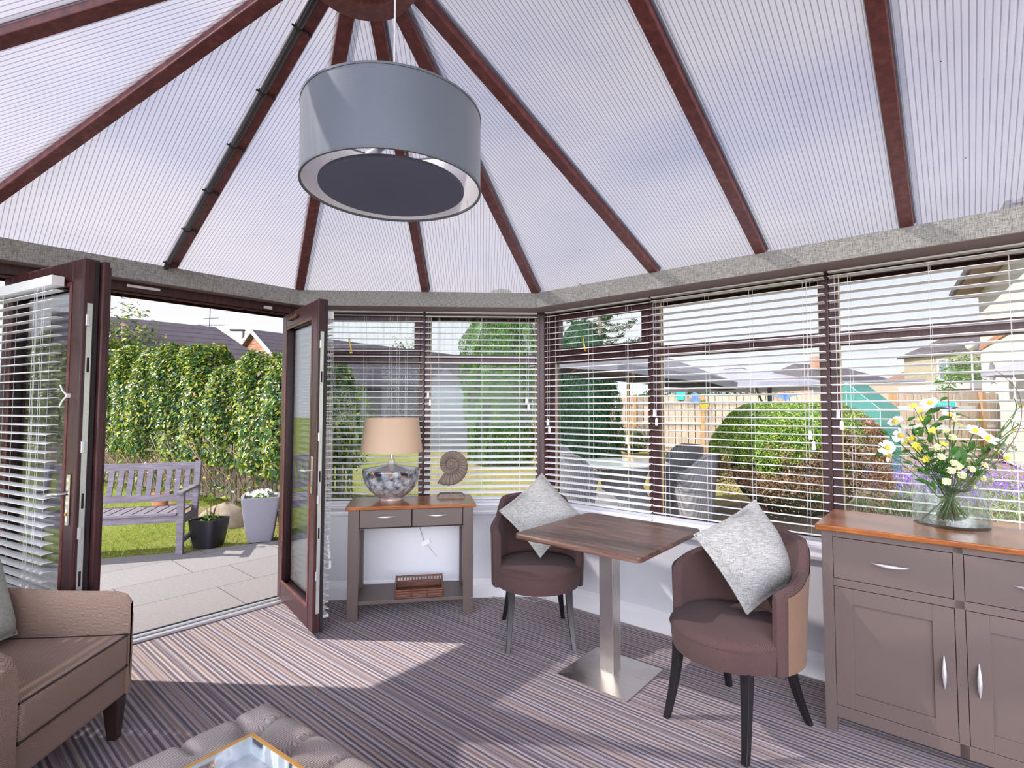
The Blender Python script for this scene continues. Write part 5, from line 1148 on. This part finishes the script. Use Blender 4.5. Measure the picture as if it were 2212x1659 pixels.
# ---- pale board fence with rails across the garden
fence('board_fence', [(4.9, 15.6), (13.4, 10.2), (19.5, 10.4)], 1.98, 'long pale board fence with white rails across the garden, behind the round bush', m_fnew, m_frail, m_fpost, .195, .022, (.25, 1.02, 1.72), 2.3, side=-1, pw=.12)
fence('garden_gate', [tuple(DP(1925, 900, 13.9)[:2]), tuple(DP(2105, 900, 13.7)[:2])], 1.92, 'wooden garden gate panel carrying the green exit sign, behind the flowers', m_fnew, m_frail, m_fpost, .16, .03, (.35, 1.05, 1.55), 2.1, side=-1, pw=.14)
_g0, _g1 = DP(1925, 900, 13.9), DP(2105, 900, 13.7); _g0.z = _g1.z = 0; _gd = (_g1-_g0).normalized(); _gn = Vector((_gd.y, -_gd.x, 0)); _gl = (_g1-_g0).length
ga = _g0+_gd*(_gl*.43)+_gn*.072; gb = _g0+_gd*(_gl*.765)+_gn*.072
def txt(s, M, size, m, parent, nm='lettering', al='CENTER'):
    c = bpy.data.curves.new(nm, 'FONT'); c.body = s; c.size = size; c.align_x = al; c.align_y = 'CENTER'; c.extrude = .0015; o = bpy.data.objects.new(nm, c); COL.objects.link(o)
    bpy.context.view_layer.update(); me = bpy.data.meshes.new_from_object(o.evaluated_get(bpy.context.evaluated_depsgraph_get())); bpy.data.objects.remove(o); me.materials.clear(); me.materials.append(m)
    o = bpy.data.objects.new(nm, me); COL.objects.link(o); o.parent = parent; o.matrix_local = M; return o
    c = bpy.data.curves.new(nm, 'FONT'); c.body = s; c.size = size; c.align_x = al; c.align_y = 'CENTER'; c.extrude = .0015; c.materials.append(m); o = bpy.data.objects.new(nm, c); COL.objects.link(o); o.parent = parent; o.matrix_local = M; return o
d_ = (gb-ga); d_.z = 0; W_ = d_.length; d_.normalize(); up_ = Vector((0, 0, 1)); nb = d_.cross(up_)
sg = empty('exit_sign', ga, math.atan2(d_.y, d_.x), label='green and blue sign reading Fire exit Keep clear on the garden gate', cat='sign'); sg.location.z = 1.45
b = MB(); b.box(0, W_, -.004, .012, -.02, .20); b.build('sign_board', m_white, sg)
b = MB(); b.box(W_*.18, W_-.02, -.008, -.003, .10, .185); b.build('green_panel', plain('sign_green', (.0, .62, .47), .5, var=0), sg); b = MB(); b.box(W_*.18, W_-.02, -.008, -.003, 0, .085); b.build('blue_panel', plain('sign_blue', (.13, .17, .60), .5, var=0), sg)
b = MB(); b.box(.02, W_*.15, -.008, -.003, .10, .185); b.build('pictogram', plain('sign_green', (.0, .62, .47), .5, var=0), sg); b = MB(); b.lathe([(0, -.003), (.042, -.003), (.042, -.008), (0, -.008)], 20, XF((W_*.09, 0, .043), (1, 0, 0), (0, 0, 1), (0, 1, 0))); b.build('pictogram', plain('sign_blue', (.13, .17, .60), .5, var=0), sg)
MT = XF((W_*.58, -.010, .143), (1, 0, 0), (0, 0, 1), (0, -1, 0)); txt('Fire exit', MT, .085, m_white, sg); MT = XF((W_*.58, -.010, .043), (1, 0, 0), (0, 0, 1), (0, -1, 0)); txt('Keep clear', MT, .080, m_white, sg)
# fence ornaments
def orn(name, label, cat, px, py, dep, mk):
    c = DP(px, py, dep); root = empty(name, c, R(-30), label=label, cat=cat); mk(root); return root
m_kb = plain('blue_kite_cloth', (.10, .20, .62), .6); m_kg = plain('green_box_paint', (.02, .45, .36), .6); m_ky = plain('yellow_planter_paint', (.72, .46, .05), .6)
def kite(root): b = MB(); b.add([(-.17, 0, -.22), (.17, 0, -.24), (.10, 0, -.02), (0, 0, .24), (-.10, 0, 0), (0, .06, -.1), (0, .03, -.15)], [(0, 6, 4), (6, 1, 2), (4, 6, 3), (6, 2, 3), (0, 5, 4), (5, 1, 2), (4, 5, 3), (5, 2, 3)]); b.build('body', m_kb, root); b = MB(); b.tube([(0, .03, -.22), (0, .03, -.38)], .008, 5); b.build('tail', m_kb, root)
def birdb(root): b = MB(); b.add([(-.34, 0, .02), (-.05, 0, .08), (0, 0, .18), (.06, 0, .08), (.36, 0, .06), (.10, 0, -.02), (.02, 0, -.14), (-.08, 0, -.03), (0, .05, .02)], [(0, 1, 8), (1, 2, 8), (2, 3, 8), (3, 4, 8), (4, 5, 8), (5, 6, 8), (6, 7, 8), (7, 0, 8), (1, 0, 7), (3, 5, 4), (1, 7, 6), (3, 6, 5)]); b.build('body', m_kb, root)
def boxo(root): b = MB(); b.box(-.12, .12, -.08, .08, -.10, .08); b.build('body', m_kg, root, bevel=.01); b = MB(); b.add([(-.15, -.10, .08), (.15, -.10, .08), (.15, .10, .08), (-.15, .10, .08), (-.15, 0, .17), (.15, 0, .17)], [(0, 1, 5, 4), (2, 3, 4, 5), (0, 4, 3), (1, 2, 5), (0, 3, 2, 1)]); b.build('lid', m_kg, root)
def yb(root): b = MB(); b.lathe([(0, -.14), (.09, -.13), (.15, .02), (.16, .05), (.13, .05), (.12, 0), (0, 0)], 14); b.build('pot', m_ky, root, smooth=True); tuft(root, .16, .18, 80, m_lf, .09, z=.02)
orn('fence_ornament', 'blue sail-shaped ornament on top of the board fence', 'ornament', 1502, 856, 17.6, kite); orn('fence_ornament', 'blue winged ornament on the board fence above the round bush', 'ornament', 1695, 858, 15.4, birdb)
orn('nest_box', 'small green box on the board fence, left of the blue sail ornament', 'box', 1471, 858, 17.9, boxo); orn('hanging_planter', 'yellow hanging planter on the board fence', 'planter', 1522, 876, 17.2, yb)
# ---- green frame tent
m_tent = (lambda d: d.end(d.n('ShaderNodeMixShader', {0: .35, 1: d.bsdf(d.mix(d.noise(d.co('Object'), 9, 4), (.05, .24, .20), (.11, .36, .31)), .5), 2: d.n('ShaderNodeBsdfTranslucent', {0: (.10, .38, .31)}).outputs[0]}).outputs[0]))(ND('green_tent_cloth'))
te = empty('green_tent', (10.05, 7.6, GZ), R(-52), label='green fabric greenhouse tent beyond the round bush', cat='tent')
b = MB(); P = [(-.62, 0), (.62, 0), (.62, 1.5), (0, 2.08), (-.62, 1.5)]; vs = [(x, -.7, z) for x, z in P]+[(x, .9, z) for x, z in P]; b.add(vs, [tuple(range(5)), tuple(range(5, 10))[::-1]]+[(k, (k+1) % 5, 5+(k+1) % 5, 5+k) for k in range(5)]); b.build('cover', m_tent, te)
b = MB()
for x in (-.63, .63): b.tube([(x, -.71, 0), (x, -.71, 1.5), (0, -.71, 2.09)], .012, 6)
for x, z in ((-.63, 1.5), (.63, 1.5), (0, 2.09)): b.tube([(x, -.71, z), (x, .91, z)], .012, 6)
b.build('frame', plain('teal_hem', (.25, .48, .44), .6), te)
b = MB(); b.box(-.006, .006, -.705, -.699, .05, 1.9); b.build('door_zip', m_white, te)
# ---- parasols
m_par = (lambda d: d.end(d.n('ShaderNodeMixShader', {0: .25, 1: d.bsdf((.42, .40, .47), .85), 2: d.n('ShaderNodeBsdfTranslucent', {0: (.40, .38, .45)}).outputs[0]}).outputs[0]))(ND('grey_parasol_cloth'))
m_parw = plain('orange_wood_pole', (.62, .28, .05), .45)
m_pard = plain('charcoal_parasol_cloth', (.16, .15, .17), .85)
def parasol(c, R_, zt, ze, label, polem, tilt=0, lean=0, n=8, cant=False, valance=.10):
    root = empty('garden_parasol', (c[0], c[1], GZ), lean, label=label, cat='parasol', group=None); hub_ = empty('canopy_frame', (0, 0, 0)); hub_.parent = root; hub_.location = (0, 0, ze-GZ); hub_.rotation_euler = (0, tilt, 0)
    top_ = zt-ze; b = MB(); K = 5; vs = [(0, 0, top_)]
    for i in range(1, K+1):
        for k in range(n*2):
            a = PI*k/n; rr_ = R_*i/K*(1 if k % 2 == 0 else .975); vs.append((rr_*math.cos(a), rr_*math.sin(a), top_*(1-(i/K)**1.05)-(0 if k % 2 == 0 else .02*i/K)))
    m_ = n*2
    fs = [(0, 1+k, 1+(k+1) % m_) for k in range(m_)]+[(1+(i-1)*m_+k, 1+i*m_+k, 1+i*m_+(k+1) % m_, 1+(i-1)*m_+(k+1) % m_) for i in range(1, K) for k in range(m_)]
    base = len(vs); vs += [(vs[1+(K-1)*m_+k][0], vs[1+(K-1)*m_+k][1], vs[1+(K-1)*m_+k][2]-valance) for k in range(m_)]; fs += [(1+(K-1)*m_+k, base+k, base+(k+1) % m_, 1+(K-1)*m_+(k+1) % m_) for k in range(m_)]
    b.add(vs, fs); b.build('canopy', m_pard if tilt else m_par, hub_)
    b = MB(); b.lathe([(R_*.13, top_*.90), (R_*.05, top_+.03), (.0, top_+.06)], 12); b.build('vent_cap', m_par, hub_)
    for k in range(n): a = 2*PI*k/n; b = MB(); b.beam((0, 0, top_-.04), (R_*.97*math.cos(a), R_*.97*math.sin(a), -.03), .022, .022); b.build('rib', polem, hub_)
    return root
p1 = parasol((3.62, 3.75), 1.55, 2.42, 2.02, 'dark grey parasol open over the rattan table, right of the corner', m_parw, R(7), R(-20)); b = MB(); b.tube([(0, 0, .02), (0, 0, 2.35)], .022, 10); b.build('pole', m_parw, p1, label='orange wooden pole'); b = MB(); b.lathe([(0, 0), (.25, 0), (.25, .05), (.05, .08), (0, .08)], 20); b.build('base', m_black, p1)
c = DP(1588, 822, 11.5); p2 = parasol((c.x, c.y), 1.85, 2.36, 1.98, 'pale lilac-grey cantilever parasol over the round bush', m_black, 0, R(10)); q = DP(1662, 822, 12.6)-Vector((c.x, c.y, 0)); b = MB(); ca, sa = math.cos(-R(10)), math.sin(-R(10)); lx, ly = q.x*ca-q.y*sa, q.x*sa+q.y*ca; b.beam((lx, ly, 0), (lx, ly, 2.2), .07, .07, up=(0, 1, 0)); b.beam((lx, ly, 2.15), (0, 0, 2.42), .05, .05); b.beam((lx, ly, 1.2), (lx*.45, ly*.45, 2.25), .035, .035); b.build('mast', m_black, p2); b = MB(); b.box(lx-.35, lx+.35, ly-.35, ly+.35, 0, .06); b.build('base', m_black, p2)
c = DP(2222, 790, 12.4); p3 = parasol((c.x, c.y), .85, 2.62, 2.36, 'dark grey parasol in front of the white house at the right edge', m_black, 0, 0); b = MB(); b.tube([(0, 0, .02), (0, 0, 2.5)], .022, 10); b.build('pole', m_black, p3)
# ---- rattan set
def _rattan():
    d = ND('grey_rattan_weave'); v = d.co('Object'); w1 = d.n('ShaderNodeTexWave', {'Vector': v, 'Scale': 30.0, 'Distortion': .4}, bands_direction='Z').outputs['Fac']; w2 = d.n('ShaderNodeTexWave', {'Vector': v, 'Scale': 16.0, 'Distortion': .4}, bands_direction='X').outputs['Fac']; h_ = d.math('MULTIPLY', w1, w2)
    return d.end(d.bsdf(d.ramp(h_, [(.05, (.16, .15, .16)), (.5, (.34, .31, .33)), (.9, (.52, .49, .50))]), .6, 0, d.bump(h_, .8, .01)))
m_rat = _rattan(); m_tglass = plain('frosted_table_glass', (.62, .66, .68), .12, .1, var=.05)
rt = empty('round_garden_table', (3.50, 3.68, GZ), label='round rattan garden table with a pale glass top under the parasol', cat='table')
b = MB(); b.lathe([(.0, .70), (.66, .70), (.66, .712), (.0, .712)], 48); b.build('table_top', m_tglass, rt); b = MB(); b.lathe([(.60, .66), (.70, .66), (.71, .70), (.68, .70), (.60, .69)], 48, closed=True); b.build('rim', m_rat, rt, smooth=True); b = MB(); b.lathe([(.50, 0), (.30, .35), (.42, .69)], 24); b.build('pedestal', m_rat, rt, smooth=True)
def make_rattan():
    root = empty('rattan_chair', (0, 0, 0)); b = MB(); N = 30
    def sh(i, j):
        ph = -R(118)+R(236)*i/(N-1); d = abs(math.degrees(ph)); t = j/7; zt = .90-.24*sstep(d, 35, 100); z = .36+(zt-.36)*t; r_ = .27+.07*t; return (math.sin(ph)*r_, math.cos(ph)*r_, z)
    b.grid(sh, N, 8); o = b.build('backrest', m_rat, root, smooth=True); s = o.modifiers.new('thick', 'SOLIDIFY'); s.thickness = .025
    b = MB(); b.tube([sh(i, 7) for i in range(N)], .022, 8); b.build('arm_roll', m_rat, root, smooth=True)
    b = MB(); b.lathe([(.24, 0), (.27, .30), (.28, .38), (.26, .42), (0, .43)], 24); b.build('seat', m_rat, root, smooth=True); return root
rc = make_rattan(); spots = [(2.66, 2.96, -40, 'grey rattan armchair at the near left of the outdoor table'), (4.30, 2.98, 40, 'grey rattan armchair at the near right of the outdoor table'), (4.62, 4.30, 128, 'grey rattan armchair behind the outdoor table beside the round bush'), (2.75, 4.45, -135, 'grey rattan armchair at the far left of the outdoor table')]
for k, (x, y, az, lb) in enumerate(spots):
    o = rc if k == 0 else copy_tree(rc); o.location = (x, y, GZ); d_ = Vector((3.5-x, 3.68-y, 0)); o.rotation_euler = (0, 0, math.atan2(d_.y, d_.x)+PI/2); tag(o, lb, 'chair', 'rattan chairs round the garden table')
m_ysh = foliage('yellow_leaf', [(.55, .38, .05), (.75, .56, .10), (.85, .70, .25)], .3)
bush('yellow_shrub', 'yellow-leaved shrub left of the rattan table under the dark conifer', 'shrub', (2.62, 5.35), .26, .85, 420, m_ysh, .10, .2, core_=False, seed=21)
bush('pink_flower_bush', 'low bush with pink flowers at the foot of the board fence', 'shrub', (6.3, 13.0), .7, .9, 1400, foliage('pink_mix', [(.05, .16, .03), (.12, .28, .05), (.75, .30, .55), (.10, .2, .04)], .3), .10, .2, seed=22)
for k, (px, dep, w_, lb) in enumerate([(1470, 23, 2.4, 'dark hedge beyond the board fence, left part under the lilac parasol'), (1560, 23, 2.4, 'dark hedge beyond the board fence, right part under the lilac parasol'), (1690, 26, 1.2, 'green shrub beyond the board fence beside the brick house')]):
    c = DP(px, 850, dep); bush('distant_hedge', lb, 'hedge', (c.x, c.y), w_, 2.42, 2600, m_con if k == 2 else m_cond, .17, .1, seed=30+k).location.z -= .13
# ---- houses
def tiles(name, c1, c2, rows=.105, axis=2):
    d = ND(name); v = d.co('Object'); z = d.n('ShaderNodeSeparateXYZ', {0: v}).outputs[2]; f = d.math('FRACT', d.math('MULTIPLY', z, 1/rows)); ln = d.n('ShaderNodeMapRange', {'Value': f, 'From Min': .0, 'From Max': .22, 'To Min': 1, 'To Max': 0}).outputs[0]
    col = d.mix(d.noise(v, 5, 4), c1, c2); col = d.mix(ln, col, (.035, .028, .032)); return d.end(d.bsdf(col, .85, 0, d.bump(f, 1.0, .08)))
m_tile = tiles('roof_tiles', (.065, .052, .062), (.135, .110, .122), .15)
m_brick = (lambda d: d.end(d.bsdf(d.n('ShaderNodeTexBrick', {'Vector': d.n('ShaderNodeMapping', {0: d.n('ShaderNodeCombineXYZ', {0: d.math('ADD', (s_ := d.n('ShaderNodeSeparateXYZ', {0: d.co('Object')})).outputs[0], s_.outputs[1]), 1: s_.outputs[2]}).outputs[0]}).outputs[0], 'Scale': 1.0, 'Brick Width': .23, 'Row Height': .078, 'Mortar Size': .008, 'Color1': (.42, .14, .07), 'Color2': (.55, .22, .11), 'Mortar': (.45, .36, .30)}).outputs[0], .9)))(ND('red_brick'))
m_tan = plain('buff_brick', (.47, .36, .27), .9, var=.25, sc_=9); m_sandst = plain('yellow_sandstone_wall', (.33, .28, .20), .9, var=.5, sc_=7); m_render = plain('white_render', (.62, .60, .57), .85, var=.03); m_fasc = plain('white_bargeboard', (.80, .80, .84), .5, var=.02); m_dwall = plain('dark_cladding', (.13, .12, .13), .9, var=.2); m_win = plain('far_window_glass', (.22, .25, .30), .1, .2)
def tri_roof(root, a, c, half, zr, ze, hipa=0, hipb=0, over=.35, wall=None, z0=0, gable=None, m=None, barge=False):
    """ridge from a to c (plan), eaves at +-half"""
    a = Vector((*a, 0)); c = Vector((*c, 0)); d = (c-a).normalized(); nn = Vector((-d.y, d.x, 0)); o_ = root.location.copy(); inv = Matrix.Translation(-o_); hh = half+over; ea, ec = a-d*(hipa or over), c+d*(hipb or over)
    zo = ze-(zr-ze)/half*over
    def P(p, z): return p+Vector((0, 0, z))
    ra, rc_ = (a if hipa else ea), (c if hipb else ec)
    th = Vector((0, 0, -.10)); top_ = [P(ea-nn*hh, zo), P(ec-nn*hh, zo), P(ec+nn*hh, zo), P(ea+nn*hh, zo), P(ra, zr), P(rc_, zr)]; bot = [p+th for p in top_]
    b = MB(inv); fs = [(0, 1, 5, 4), (2, 3, 4, 5)]+([(0, 4, 3)] if hipa else [])+([(1, 2, 5)] if hipb else []); b.add(top_+bot, fs+[tuple(i+6 for i in f) for f in fs]+[(0, 1, 7, 6), (2, 3, 9, 8)]+([(3, 0, 6, 9)] if hipa else [(0, 4, 10, 6), (4, 3, 9, 10)])+([(1, 2, 8, 7)] if hipb else [(1, 5, 11, 7), (5, 2, 8, 11)]))
    b.build('roof', m or m_tile, root)
    wa = a-d*(hipa-over if hipa else 0); wc = c+d*(hipb-over if hipb else 0)
    b = MB(inv); w4 = [wa-nn*half, wc-nn*half, wc+nn*half, wa+nn*half]; vs = [P(p, z0) for p in w4]+[P(p, ze-.02) for p in w4]; fs = [(0, 1, 5, 4), (1, 2, 6, 5), (2, 3, 7, 6), (3, 0, 4, 7)]
    if not hipa: vs.append(P(wa, zr-.04)); fs.append((4, 7, len(vs)-1))
    if not hipb: vs.append(P(wc, zr-.04)); fs.append((5, 6, len(vs)-1))
    b.add(vs, fs); b.build('wall', wall or m_brick, root)
    if barge:
        b = MB(inv)
        for s in (-1, 1): b.beam(P(ea+nn*s*hh-d*.02, zo-.05), P(ea-d*.02, zr-.05), .04, .13)
        b.build('bargeboard', m_fasc, root)
def wrect(root, p, d, w_, h_, z, m=None, fr=m_white, nm='window'):
    d = Vector((*d, 0)).normalized(); nn = Vector((d.y, -d.x, 0)); M = Matrix.Translation(-root.location) @ XF(Vector((p[0], p[1], z)), d, nn); b = MB(M); b.box(-w_/2-.06, w_/2+.06, .0, .05, -.06, h_+.06); f = b.build(nm, fr, root); b = MB(M); b.box(-w_/2, w_/2, .05, .06, 0, h_)
    b.build('pane', m or m_win, f); b = MB(M); b.box(-.025, .025, .058, .07, 0, h_); b.build('glazing_bar', fr, f)
# bungalow 1
A1 = DP(150, 682, 13.2); A2 = DP(464, 711, 15.5); hz = 3.85
h1 = empty('bungalow', (A1.x, A1.y, GZ), label='bungalow with a dark tiled roof behind the leafy climber, nearest on the left', cat='house')
tri_roof(h1, (A1.x, A1.y), (A2.x, A2.y), 1.9, hz, hz-1.25, hipb=1.3, z0=0)
an = empty('tv_aerial', (A2.x-.1, A2.y-.1, hz-.05), label='television aerial on the end of the dark tiled roof', cat='aerial'); b = MB(); b.tube([(0, 0, 0), (0, 0, .62)], .012, 6); b.build('mast', m_gasket, an)
b = MB(); b.tube([(-.35, 0, .08), (.45, 0, .10)], .008, 5); b.tube([(-.18, 0, .28), (.25, 0, .30)], .008, 5)
for k in range(9): x = -.3+k*.08; b.tube([(x, -.10, .09), (x, .10, .09)], .005, 4)
b.build('aerial_rods', m_gasket, an)
# bungalow 2 (gable)
h2 = empty('bungalow', (-7.32, 16.28, GZ), label='red brick bungalow with a white-edged gable, its roof running behind the right door leaf', cat='house')
tri_roof(h2, (-7.1, 16.1), (1.4, 26.6), 2.9, 4.40, 2.45, z0=0, barge=True, over=.25)
dv = Vector((.63, .777, 0)); nn_ = Vector((.777, -.63, 0))
for s, w_ in ((7.5, 1.6), (10.2, 1.2), (12.4, 1.2)): p = Vector((-7.32, 16.28, 0))+dv*s+nn_*3.30; wrect(h2, (p.x, p.y), (dv.x, dv.y), w_, 1.1, 1.0)
p = Vector((-7.32, 16.28, 0))+dv*1.2+nn_*3.26; b = MB(Matrix.Translation(-h2.location)); b.beam(p+Vector((0, 0, 1.3)), p+dv*12.5+Vector((0, 0, 1.3)), .06, 2.6); b.build('cladding', m_dwall, h2, label='dark boarded wall')
sl = empty('street_lamp', (DP(525, 760, 25).x, DP(525, 760, 25).y, GZ), label='dark street lamp between the two bungalow roofs', cat='street lamp'); b = MB(); b.tube([(0, 0, 0), (0, 0, 5.22)], [.07, .045], 8); b.build('pole', m_gasket, sl); b = MB(); b.box(-.62, .05, -.09, .09, 5.18, 5.26); b.build('lamp_head', m_gasket, sl, bevel=.02)
gh = empty('pale_shed', DP(965, 890, 19).to_tuple(), label='pale glasshouse shed left of the bright conifer', cat='shed'); gh.location.z = GZ
b = MB(); b.box(-.75, .75, -.6, .6, 0, 2.35); b.build('wall', plain('milky_panel', (.20, .22, .23), .4, var=.12, sc_=4), gh); b = MB(); P = [(-.85, 2.3), (.85, 2.3), (0, 2.9)]; vs = [(x, -.7, z) for x, z in P]+[(x, .7, z) for x, z in P]; b.add(vs, [(0, 1, 2), (5, 4, 3), (0, 3, 4, 1), (1, 4, 5, 2), (2, 5, 3, 0)]); b.build('roof', m_dwall, gh)
# right side houses
P_ = DP(1715, 785, 40); h3 = empty('bungalow', (P_.x, P_.y, GZ), label='orange brick bungalow with hipped roof and chimney, behind the round bush', cat='house')
Q_ = DP(1800, 785, 41); tri_roof(h3, (P_.x, P_.y), (Q_.x, Q_.y), 3.6, 4.9, 3.35, hipa=2.0, hipb=2.9, wall=m_brick)
b = MB(Matrix.Translation(-h3.location)); c = DP(1763, 778, 39); b.box(c.x-.3, c.x+.3, c.y-.3, c.y+.3, 4.3, 5.35); b.build('chimney', m_brick, h3)
d_ = (Q_-P_); d_.z = 0; d_.normalize(); nn_ = Vector((d_.y, -d_.x, 0))
for px in (1720, 1772, 1835): c = DP(px, 830, 38.0); t_ = (c-P_).dot(d_); p = P_+d_*t_+nn_*3.62; wrect(h3, (p.x, p.y), (d_.x, d_.y), 1.15, 1.0, 2.1-.2)
a, c = DP(1800, 850, 26), DP(2000, 850, 24); bw = empty('flat_roofed_building', (a.x, a.y, GZ), label='low buff brick flat-roofed building behind the green tent', cat='building'); inv = Matrix.Translation(-bw.location)
b = MB(inv); a.z = c.z = 0; b.beam(a+Vector((0, 0, 1.4)), c+Vector((0, 0, 1.4)), .3, 2.75); b.build('wall', m_tan, bw); b = MB(inv); b.beam(a+Vector((0, 0, 2.78)), c+Vector((0, 0, 2.78)), .5, .10); b.build('coping', m_pgrey, bw)
P_ = DP(1952, 792, 34); Q_ = DP(2010, 792, 34.5); h6 = empty('tiled_outbuilding', (P_.x, P_.y, GZ), label='low building with red-brown hipped roof left of the stone house', cat='building'); tri_roof(h6, (P_.x, P_.y), (Q_.x, Q_.y), 1.3, 3.9, 3.05, hipa=1.3, hipb=.8, wall=m_tan, m=tiles('red_pantiles', (.22, .12, .09), (.32, .19, .15)))
P_ = DP(2045, 737, 30); Q_ = DP(2120, 735, 30); h4 = empty('stone_house', (P_.x, P_.y, GZ), label='yellow stone house with slate roof and one grey window, behind the gate', cat='house')
tri_roof(h4, (P_.x, P_.y), (Q_.x, Q_.y), 1.9, 5.6, 4.72, hipa=1.3, hipb=1.6, wall=m_sandst, over=.25); d_ = (Q_-P_); d_.z = 0; d_.normalize(); nn_ = Vector((d_.y, -d_.x, 0)); c = DP(2036, 785, 28.2); t_ = (c-P_).dot(d_); p = P_+d_*t_+nn_*1.93; wrect(h4, (p.x, p.y), (d_.x, d_.y), .78, 1.0, 3.05, fr=m_fasc)
a, c = DP(1955, 832, 24), DP(2112, 826, 20); pr = empty('flat_porch', (a.x, a.y, GZ), label='brick porch with white fascia below the stone house', cat='building'); inv = Matrix.Translation(-pr.location); a0, c0 = a.copy(), c.copy(); a0.z = c0.z = 0; b = MB(inv); b.beam(a0+Vector((0, 0, 1.15)), c0+Vector((0, 0, 1.15)), .3, 2.2); b.build('wall', m_brick, pr); b = MB(inv); b.beam(a0+Vector((0, 0, 2.36)), c0+Vector((0, 0, 2.36)), .6, .22); b.build('fascia', m_fasc, pr)
# white house
C0 = DP(2120, 800, 17.5); h5 = empty('white_house', (C0.x, C0.y, GZ), label='white rendered house with tiled roof and brown soffit at the right edge', cat='house'); _p2 = DP(2212, 800, 12.4); hd = Vector((_p2.x-C0.x, _p2.y-C0.y, 0)).normalized(); hn = Vector((-hd.y, hd.x, 0)); inv = Matrix.Translation(-h5.location); A0 = Vector((C0.x, C0.y, 0))
def hb_(x0, x1, y0, y1, z0, z1, m, nm, **k): b = MB(inv @ XF(A0, hd, hn)); b.box(x0, x1, y0, y1, z0, z1); return b.build(nm, m, h5, **k)
hb_(0, 9, 0, 7, 0, 5.45, m_render, 'wall'); hb_(-.02, 9, -.03, .0, 3.42, 3.58, m_brick, 'brick_band', label='brick band'); hb_(-.62, 9.5, -.62, 7.5, 5.30, 5.40, plain('brown_soffit', (.22, .14, .11), .7), 'soffit'); hb_(-.70, 9.5, -.70, -.60, 5.34, 5.52, m_gasket, 'gutter'); hb_(-.70, -.60, -.70, 7.5, 5.34, 5.52, m_gasket, 'gutter')
b = MB(inv @ XF(A0, hd, hn)); b.add([(-.66, -.66, 5.42), (9.6, -.66, 5.42), (9.6, 7.6, 5.42), (-.66, 7.6, 5.42), (3.0, 3.4, 8.0), (6.5, 3.4, 8.0)], [(0, 1, 5, 4), (2, 3, 4, 5), (3, 0, 4), (1, 2, 5)]); b.build('roof', m_tile, h5)
c = Vector((C0.x, C0.y, 0))+hd*4.9-hn*.06; sdh = empty('satellite_dish', (c.x, c.y, 2.40), math.atan2(hd.y, hd.x), label='grey satellite dish on the white house wall', cat='satellite dish'); b = MB(); b.lathe([(0, 0), (.12, .01), (.22, .04), (.30, .09), (.305, .095), (.295, .095), (.2, .05), (0, .012)], 24, XF((0, -.25, 0), (1, 0, 0), (0, 0, 1), (0, -1, 0))); b.build('dish', m_pgrey, sdh, smooth=True); b = MB(); b.tube([(0, 0, -.1), (0, -.24, 0)], .02, 6); b.tube([(0, -.25, -.28), (0, -.62, -.1)], .012, 5); b.build('bracket', m_gasket, sdh)
c = DP(2100, 780, 19); gl_ = empty('globe_lamp', (c.x, c.y, GZ), label='white globe lamp post left of the white house', cat='lamp post'); b = MB(); b.tube([(0, 0, 0), (0, 0, 3.65)], .03, 8); b.build('pole', m_white, gl_); b = MB(); b.ball((0, 0, 3.80), .17, 16); b.build('globe', m_white, gl_, smooth=True)
